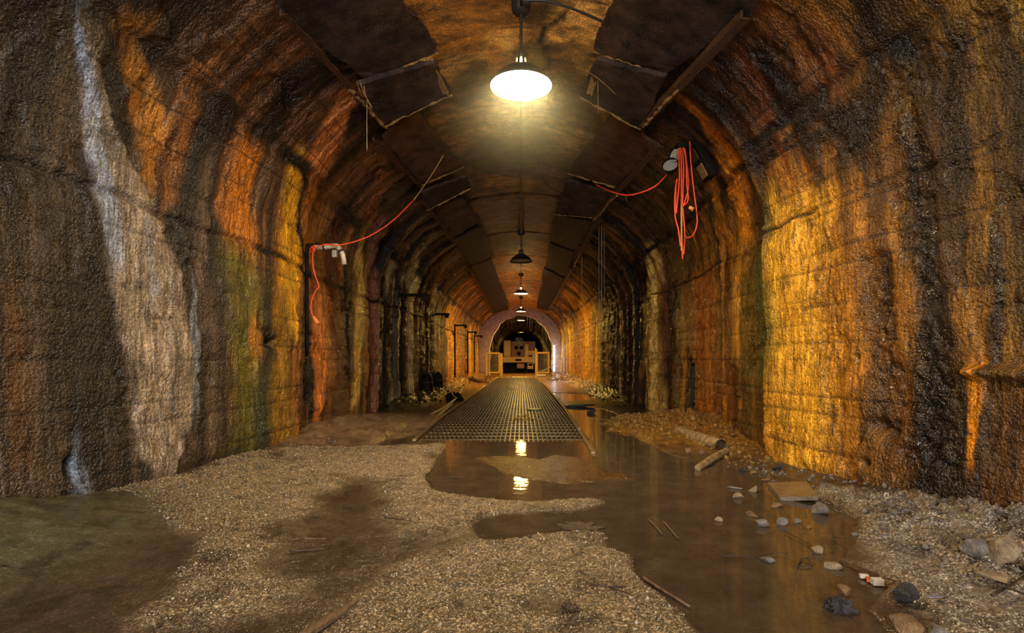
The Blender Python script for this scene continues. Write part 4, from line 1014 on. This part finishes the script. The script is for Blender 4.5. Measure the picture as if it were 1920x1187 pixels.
rock('boulder', 'flat blue-grey stone against the wall foot on the right bank', 1818, 1013, 32, 12, R_)
rock('stone', 'mossy brown stone at the head of the right bank', 1580, 950, 40, 14, N_)
rock('stone', 'brown stone topping the black plastic heap', 1585, 1120, 30, 20, N_, sink=0)
rock('stone', 'yellowish rounded stone near the slit in the right wall', 1297, 786, 12, 9, M['gold'])
rock('stone', 'brown angular stone at the water edge below the corrugated pipe', 1292, 850, 18, 12, N_)
rock('stone', 'small round stone under the corrugated pipe mouth', 1318, 852, 14, 10, N_)
rock('stone', 'black hollow lump at the foot of the yellow wall', 1460, 882, 24, 14, M['coal'])
rock('stone', 'dark stone in the far right pool', 1110, 776, 22, 9, M['coal'])
rock('stone', 'long low dark mudbank in the far right pool', 1085, 764, 70, 9, M['coal'], depth=.3, yaw=0)
rock('stone', 'pale round stone beside the far right pool', 1120, 748, 8, 8, R_)
# loose pile on the deck
for i, (x, y, w0, h0) in enumerate(((970, 790, 18, 9), (983, 791, 16, 8), (994, 788, 14, 7), (978, 785, 14, 9), (988, 784, 12, 7))):
    rock('stone', ('leftmost', 'front middle', 'rightmost', 'top', 'rear')[i]+' stone of the small yellow-lit pile on the deck', x, y, w0, h0, M['gold'], group='stone pile on the deck')
bm = bmesh.new(); x, y = ground(1003, 772); cyl(bm, (x, y, .03), (x, y, .055), .13, 24); tag(obj('metal_disc', bm, M['green']), 'flat round green disc on the deck behind the stone pile', 'disc')
# flat slab in the water
bm = bmesh.new(); P = [Vector((*ground(a, b, z), z)) for a, b, z in ((1440, 905, .03), (1512, 902, .04), (1534, 930, .055), (1462, 932, .02))]
plate(bm, [p_ for p_ in P], -.03, (0, 0, 1)); bmesh.ops.recalc_face_normals(bm, faces=bm.faces); bmesh.ops.subdivide_edges(bm, edges=list(bm.edges), cuts=2)
tag(obj('concrete_slab', bm, M['slab']), 'flat tilted concrete slab half sunk at the water edge', 'slab')
# corrugated pipe and offcut
t_ = thing('corrugated_pipe', 'corrugated plastic pipe half buried in ochre rubble', 'pipe', at(1310, 835, 6.3))
a = Vector((*ground(1268, 832), 0)); pa = at(1272, 824, 6.9); pb = at(1352, 840, 5.75); bm = bmesh.new(); L = []; RR = []
pa.z = max(pa.z, .06); pb.z = .075
for k in range(97):
    L.append(pa.lerp(pb, k/96)); RR.append(.070+.006*math.sin(k*2*PI/4))
tube(bm, L, RR, 20, False); L2 = L[::-1]; tube(bm, L2, [.058]*97, 20, False); obj('pipe_wall', bm, M['pipe'], t_, True)
bm = bmesh.new(); p0 = Vector((*ground(1308, 882), .02)); p1 = at(1362, 845, 5.55); tube(bm, [p0, p0.lerp(p1, .5)+Vector((0, 0, .01)), p1], [.03, .036, .034], 8)
tag(obj('timber_offcut', bm, M['pipe']), 'round wooden stake leaning by the corrugated pipe mouth', 'timber')
# litter carton
t_ = thing('litter_carton', 'small torn white and red carton in the water', 'litter', (*ground(1637, 1097), .01))
x, y = ground(1645, 1098); bm = bmesh.new(); box(bm, (x, y, .018), (.045, .03, .028), Matrix.Rotation(-.1, 3, 'Z'), .002); obj('carton_end', bm, M['litter'], t_)
x2, y2 = ground(1632, 1092); bm = bmesh.new(); box(bm, (x2, y2, .012), (.03, .04, .012), Matrix.Rotation(-.5, 3, 'Z')); obj('carton_flap', bm, M['redprint'], t_)
x2, y2 = ground(1620, 1086); bm = bmesh.new(); box(bm, (x2, y2, .014), (.035, .02, .016), Matrix.Rotation(-.2, 3, 'Z')); obj('carton_lid', bm, M['litter'], t_)
# crumpled plastic heap
def crumple(name, label, px, py, w0, h0, mat, cat):
    x, y = ground(px, py); sx = w0*y/F/2; sz_ = h0*y/F/2
    bm = bmesh.new(); bmesh.ops.create_icosphere(bm, subdivisions=4, radius=1)
    for v in bm.verts:
        c0 = v.co.copy(); n0 = float(fbm(np.array(c0.x*2.5+5), np.array(c0.y*2.5+c0.z*3.1), 88, 4)); n0 = .55+.9*abs(n0-.5)*2+.2*n0
        v.co = Vector((c0.x*sx*n0, c0.y*sx*.8*n0, c0.z*sz_*n0))
    o = obj(name, bm, mat); o.location = (x, y+sx*.5, max(floor_z(x, y), -.02)+sz_*.5); return tag(o, label, cat)
crumple('crumpled_plastic', 'crumpled shiny dark plastic heap in the near right water', 1582, 1150, 62, 46, M['foil'], 'litter')
crumple('crumpled_plastic', 'matted dark debris clump on the foreground gravel', 1070, 1160, 40, 16, M['stick'], 'litter')
crumple('crumpled_plastic', 'low glinting debris mat in the middle of the second pool', 1092, 996, 110, 14, M['stick'], 'litter')
crumple('mud_heap', 'black sludge heap beside the left pipes', 850, 752, 34, 22, M['black'], 'mud')
# twin dark humps by the left wall
for i, (px, w0) in enumerate(((801, 22), (822, 18))):
    y = 14.6+i*1.6; x = (px-CX)*y/F; hgt = .62
    t_ = thing('black_drum', ('nearer', 'farther')[i]+' of two black rounded drums against the left wall', 'drum', (x, y, 0))
    bm = bmesh.new(); r = w0*y/F/2; lathe(bm, [(0.001, hgt), (r*.45, hgt*.97), (r*.8, hgt*.85), (r, hgt*.6), (r*1.02, hgt*.3), (r*.95, 0)], (x, y, .02), 20); obj('drum_body', bm, M['black'], t_, True)
    bm = bmesh.new(); tube(bm, [Vector((x+r*1.02*math.cos(a), y+r*1.02*math.sin(a), .02+hgt*.6)) for a in np.linspace(0, 2*PI, 21)], .012, 6, False); obj('drum_hoop', bm, M['rust'], t_, True)
t_ = thing('bent_branch', 'pale bare branch leaning over the left edge of the deck', 'branch', (*ground(825, 765), 0))
bz = lambda x, y, z: Vector((*ground(x, y, z), z))
cord('branch_stem', None, None, [bz(808, 778, .03), bz(828, 768, .05), bz(842, 758, .06), bz(856, 746, .08), bz(864, 734, .16), bz(868, 727, .22)], .030, M['plank'], parent=t_)
cord('branch_twig', None, None, [bz(856, 746, .08), bz(850, 742, .2), bz(847, 735, .26)], .014, M['plank'], parent=t_)
bm = bmesh.new(); p0 = bz(812, 788, .03); p1 = bz(848, 757, .04); v = p1-p0; box(bm, (p0+p1)/2, (.06, v.length, .03), v.to_track_quat('Y', 'Z').to_matrix(), .006); tag(obj('timber_board', bm, M['plank']), 'splintered board lying along the left edge of the deck', 'timber')
bm = bmesh.new(); cyl(bm, at(881, 712, 23.5), at(913, 719, 22.0), .10, 16); tag(obj('log', bm, M['rust'], None, True), 'round brown log lying left of the deck near the gate', 'log')
# twigs and planks on the ground
def stick(label, pts, r, mat=None, name='twig', z=.012):
    P = []
    for i, (x, y) in enumerate(pts):
        g_ = ground(x, y); zz = max(floor_z(*g_), 0)+z; P.append(Vector((*ground(x, y, zz), zz)))
    bm = bmesh.new(); L = spline(P, 5); tube(bm, L, [r*(1-.4*k/len(L)) for k in range(len(L))], 6)
    tag(obj(name, bm, mat or M['stick'], None, True), label, 'twig')
stick('straight dark twig pointing at the carton', [(1573, 1053), (1620, 1075), (1690, 1091)], .004)
stick('long fine twig in the middle of the right-hand water', [(1350, 1042), (1420, 1042), (1458, 1036), (1480, 1040)], .003)
stick('curved twig running down to the squarish pale stone', [(1471, 995), (1495, 1008), (1505, 1012), (1523, 1024)], .003)
stick('thin twig at the edge of the right gravel bank', [(1562, 1007), (1620, 1012), (1683, 1016)], .003)
stick('forked black branch at the right frame edge', [(1860, 1116), (1890, 1100), (1920, 1080)], .007, name='branch')
stick('black branch crossing the forked one', [(1868, 1096), (1895, 1104), (1930, 1118)], .007, name='branch')
stick('brown stick at the right end of the foreground gravel', [(1206, 1083), (1240, 1105), (1293, 1137)], .008, M['plank'])
stick('thin dark stick lying level on the foreground gravel', [(1107, 1096), (1160, 1100), (1226, 1098)], .005)
stick('short dark twig just below the level stick', [(1142, 1101), (1165, 1108), (1188, 1117)], .004)
stick('pale splinter at the near side of the second pool', [(1217, 975), (1230, 988), (1241, 1001)], .006, M['plank'])
stick('pale splinter next to the other one by the second pool', [(1244, 978), (1258, 994), (1270, 1009)], .006, M['plank'])
stick('short black twig on the mud between gravel bars', [(643, 949), (655, 952), (666, 954)], .005)
stick('dark twig on the mud below the first pool', [(720, 970), (745, 973), (771, 977)], .005)
stick('long dark twig on the left mud', [(542, 1033), (580, 1032), (620, 1027)], .006)
stick('pale straight twig above the long dark one', [(569, 1010), (590, 1010), (612, 1010)], .004, M['plank'])
stick('thin stick breaking the surface of the first pool', [(830, 895), (850, 895), (878, 894)], .004)
stick('black twig at the bottom of the left mud', [(0, 1060), (20, 1061), (42, 1065)], .006)
bm = bmesh.new(); p0 = bz(570, 1190, .03); p1 = bz(678, 1122, .03); v = p1-p0; rot = v.to_track_quat('Y', 'Z').to_matrix()
n_ = 10; prev = None
for k in range(n_+1):
    c_ = p0.lerp(p1, k/n_); wd = .022*(1-.75*(k/n_)**3); r = [bm.verts.new(c_+rot @ Vector((x*wd, 0, z))) for x, z in ((-1, -.008), (1, -.008), (1, .006+.003*math.sin(k)), (0, .010), (-1, .004))]
    if prev:
        for i in range(5): bm.faces.new((prev[i], prev[(i+1) % 5], r[(i+1) % 5], r[i]))
    else: bm.faces.new(r[::-1])
    prev = r
bm.faces.new(prev); tag(obj('wood_lath', bm, M['plank']), 'pointed brown wooden lath at the bottom of the foreground', 'timber')
bm = bmesh.new()
P = [bz(1495, 1062, .008), bz(1502, 1047, .008), bz(1524, 1047, .02), bz(1516, 1043, .03), bz(1520, 1062, .008)]
for a, b in ((0, 1), (1, 2), (0, 4), (3, 4)): tube(bm, [P[a], P[b]], .004, 6)
tag(obj('wire_frame', bm, M['stick']), 'small square twig frame in the water by the oblong stone', 'twig')
x, y = ground(1662, 962); bm = bmesh.new(); z0 = floor_z(x, y); tube(bm, [Vector((x+.012*math.cos(a), y, z0+.012+.018*math.sin(a))) for a in np.linspace(0, 2*PI, 17)], .004, 6, False)
tag(obj('metal_ring', bm, M['pvc'], None, True), 'small upright metal ring on the right bank by the wall', 'ring')
for i, (px, py) in enumerate(((1700, 987), (1755, 1139), (1660, 1022))):
    x, y = ground(px, py); z0 = max(floor_z(x, y), 0); bm = bmesh.new(); plate(bm, [Vector((x+a, y+b, z0+.01+c0)) for a, b, c0 in ((-.03, 0, 0), (0, -.012, .006), (.03, .004, 0), (.005, .015, .008))], .002, (0, 0, 1))
    tag(obj('foil_scrap', bm, M['bluebit']), 'blue-grey foil scrap '+('near the wall foot on the right bank', 'just right of the shiny black stone', 'midway along the right bank')[i], 'litter')
print('built')
